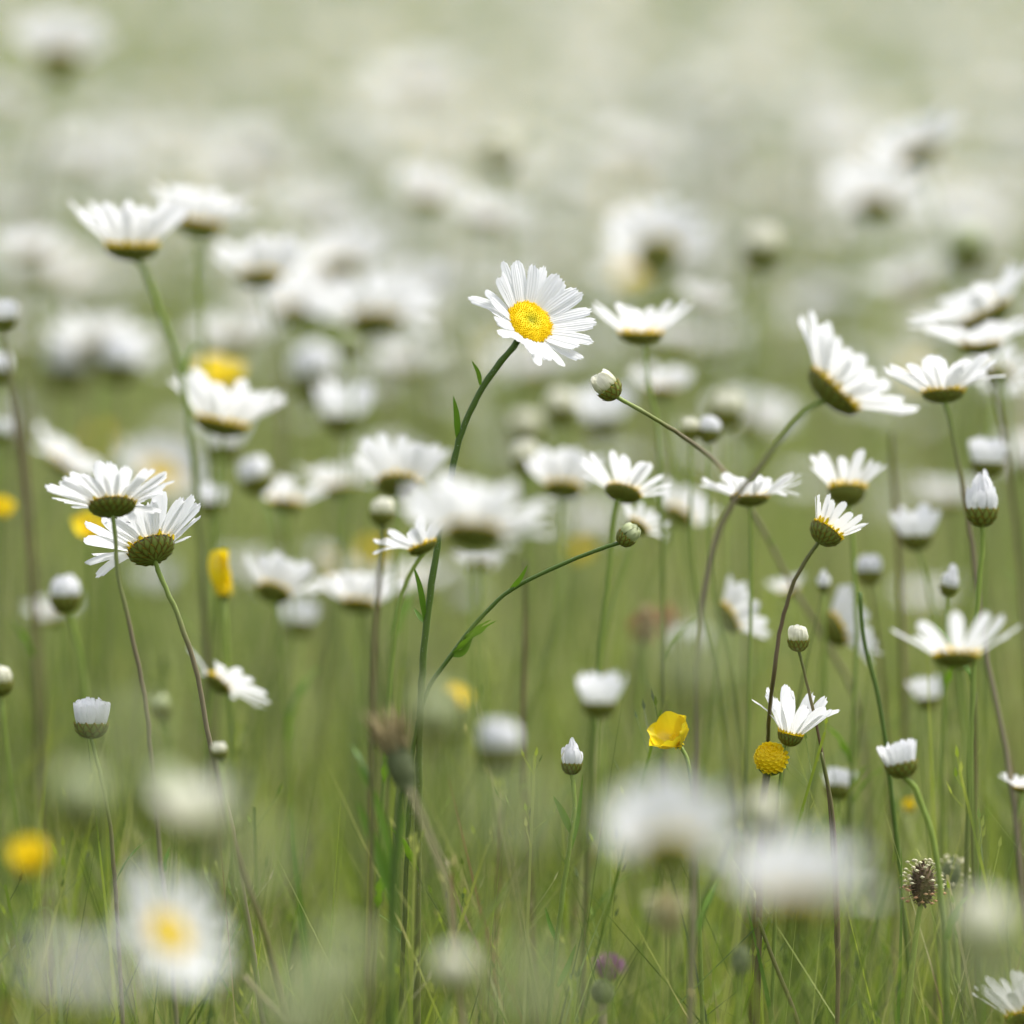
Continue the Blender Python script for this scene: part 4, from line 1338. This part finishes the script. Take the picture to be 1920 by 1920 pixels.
# ------------------------------------------------------------------ the rest of the field: past 300, one mass
def field(n, d0, d1, margin, power, inner=False):
    """simple open daisies: a ring of petals, a cup and a stem each"""
    y = d0 + (d1 - d0) * RNG.random(n) ** power
    half = 0.5 * FOVW * y + margin
    x = (RNG.random(n) * 2 - 1) * half
    if inner:      # only beside the view
        keep = np.abs(x) > 0.5 * FOVW * y + 0.035
        x, y = x[keep], y[keep]
        n = len(x)
    h = RNG.normal(.49, .05, n)
    R = RNG.uniform(.018, .025, n)
    el = RNG.uniform(.05, .5, n)
    ti = RNG.uniform(0, .55, n)
    ta = RNG.uniform(0, 2 * np.pi, n)
    nz = np.stack([np.sin(ti) * np.cos(ta), np.sin(ti) * np.sin(ta), np.cos(ti)], 1)
    ax = np.cross(nz, np.array([0.1, 1.0, 0.05]))
    ax /= np.linalg.norm(ax, axis=1)[:, None]
    ay = np.cross(nz, ax)
    c0 = np.stack([x, y, h], 1)
    pet_v, pet_f, cup_v, cup_f, dis_v, dis_f = [], [], [], [], [], []
    NP = 16
    o = 0
    for k in range(NP):
        phi = 2 * np.pi * k / NP + RNG.normal(0, .06, n)
        dirv = ax * np.cos(phi)[:, None] + ay * np.sin(phi)[:, None]
        tan = -ax * np.sin(phi)[:, None] + ay * np.cos(phi)[:, None]
        e = el + RNG.normal(0, .12, n)
        Rk = R * RNG.uniform(.85, 1.05, n)
        rows = []
        for (t, w) in ((.28, .06), (.62, .125), (.9, .13), (1.0, .05)):
            cc = c0 + dirv * (Rk * (.2 + (t - .2) * np.cos(e)))[:, None] + nz * (Rk * (t - .2) * np.sin(e))[:, None]
            rows += [cc - tan * (R * w)[:, None], cc + tan * (R * w)[:, None]]
        pet_v.append(np.stack(rows, 1).reshape(-1, 3))
        b = (np.arange(n) * 8)[:, None, None] + o
        q = np.array([[0, 1, 3, 2], [2, 3, 5, 4], [4, 5, 7, 6]])[None]
        pet_f.append((b + q).reshape(-1, 4))
        o += n * 8

    def rev(prof, seg=8):
        rows = []
        for (rr, zz) in prof:
            for k in range(seg):
                a = 2 * np.pi * k / seg
                rows.append(c0 + (ax * math.cos(a) + ay * math.sin(a)) * (R * rr)[:, None] + nz * (R * zz)[:, None])
        Vv = np.stack(rows, 1).reshape(-1, 3)
        q = np.array([[i * seg + k, i * seg + (k + 1) % seg, (i + 1) * seg + (k + 1) % seg, (i + 1) * seg + k] for i in range(len(prof) - 1) for k in range(seg)])
        b = (np.arange(n) * seg * len(prof))[:, None, None]
        return Vv, (b + q[None]).reshape(-1, 4)
    cup = rev([(.36, 0), (.30, -.14), (.10, -.24), (.04, -.26)])
    dsk = rev([(.32, .0), (.25, .07), (.05, .08)])
    # stems
    rows = []
    bx = x + RNG.normal(0, .02, n) - nz[:, 0] * .03
    by = y + RNG.normal(0, .02, n) - nz[:, 1] * .03
    top = c0 - nz * (R * .24)[:, None]
    for t in (0, .5, 1.0):
        cx_ = bx * (1 - t) + top[:, 0] * t
        cy_ = by * (1 - t) + top[:, 1] * t
        cz_ = top[:, 2] * t
        for k in range(3):
            a = 2 * np.pi * k / 3
            rows.append(np.stack([cx_ + .0012 * math.cos(a), cy_ + .0012 * math.sin(a), cz_], 1))
    Vs = np.stack(rows, 1).reshape(-1, 3)
    q = np.array([[i * 3 + k, i * 3 + (k + 1) % 3, (i + 1) * 3 + (k + 1) % 3, (i + 1) * 3 + k] for i in range(2) for k in range(3)])
    Fs = ((np.arange(n) * 9)[:, None, None] + q[None]).reshape(-1, 4)
    return (np.concatenate(pet_v), np.concatenate(pet_f)), cup, dsk, (Vs, Fs)


fields = [field(600, 5.2, 7.2, .75, 1.0), field(1900, 7.0, 14.0, 1.2, 1.0), field(1500, 14.0, 24.0, 1.5, 1.2), field(420, 2.6, 5.4, .5, 1.0, True)]


def mass(parts, names):
    """one object with several materials"""
    Vs, Fs, mi, o = [], [], [], 0
    for (V_, F_), m in zip(parts, names):
        Vs.append(V_)
        Fs.append(F_ + o)
        mi.append(np.full(len(F_), m))
        o += len(V_)
    return np.concatenate(Vs), np.concatenate(Fs), np.concatenate(mi)


M['far_petal'] = leafy('far_white_petal', lambda nt: ramp(nt, noise(nt, 3), [(0.3, (0.86, 0.865, 0.86)), (0.7, (0.88, 0.88, 0.88))]), rough=.6, trans=.47, spec=.2)
M['far_disc'] = leafy('far_yellow_disc', lambda nt: ramp(nt, noise(nt, 3), [(0.3, (0.80, 0.52, 0.01)), (0.7, (0.84, 0.56, 0.01))]), rough=.6, trans=.05)
parts, idx = [], []
for fset in fields:
    for k in range(4):
        parts.append(fset[k])
        idx.append(k)
Vv, Ff, mi = mass(parts, idx)
me = np_mesh('daisy_field', Vv, Ff, 'far_petal')
me.materials.append(M['cup'])
me.materials.append(M['far_disc'])
me.materials.append(M['stem_green'])
if len(me.polygons) == len(mi):
    me.polygons.foreach_set('material_index', mi.astype(np.int32))
df = link('daisy_field', me)
tag(df, 'hundreds of far daisies melting into a pale blur across the back of the meadow', 'daisies', kind='stuff')
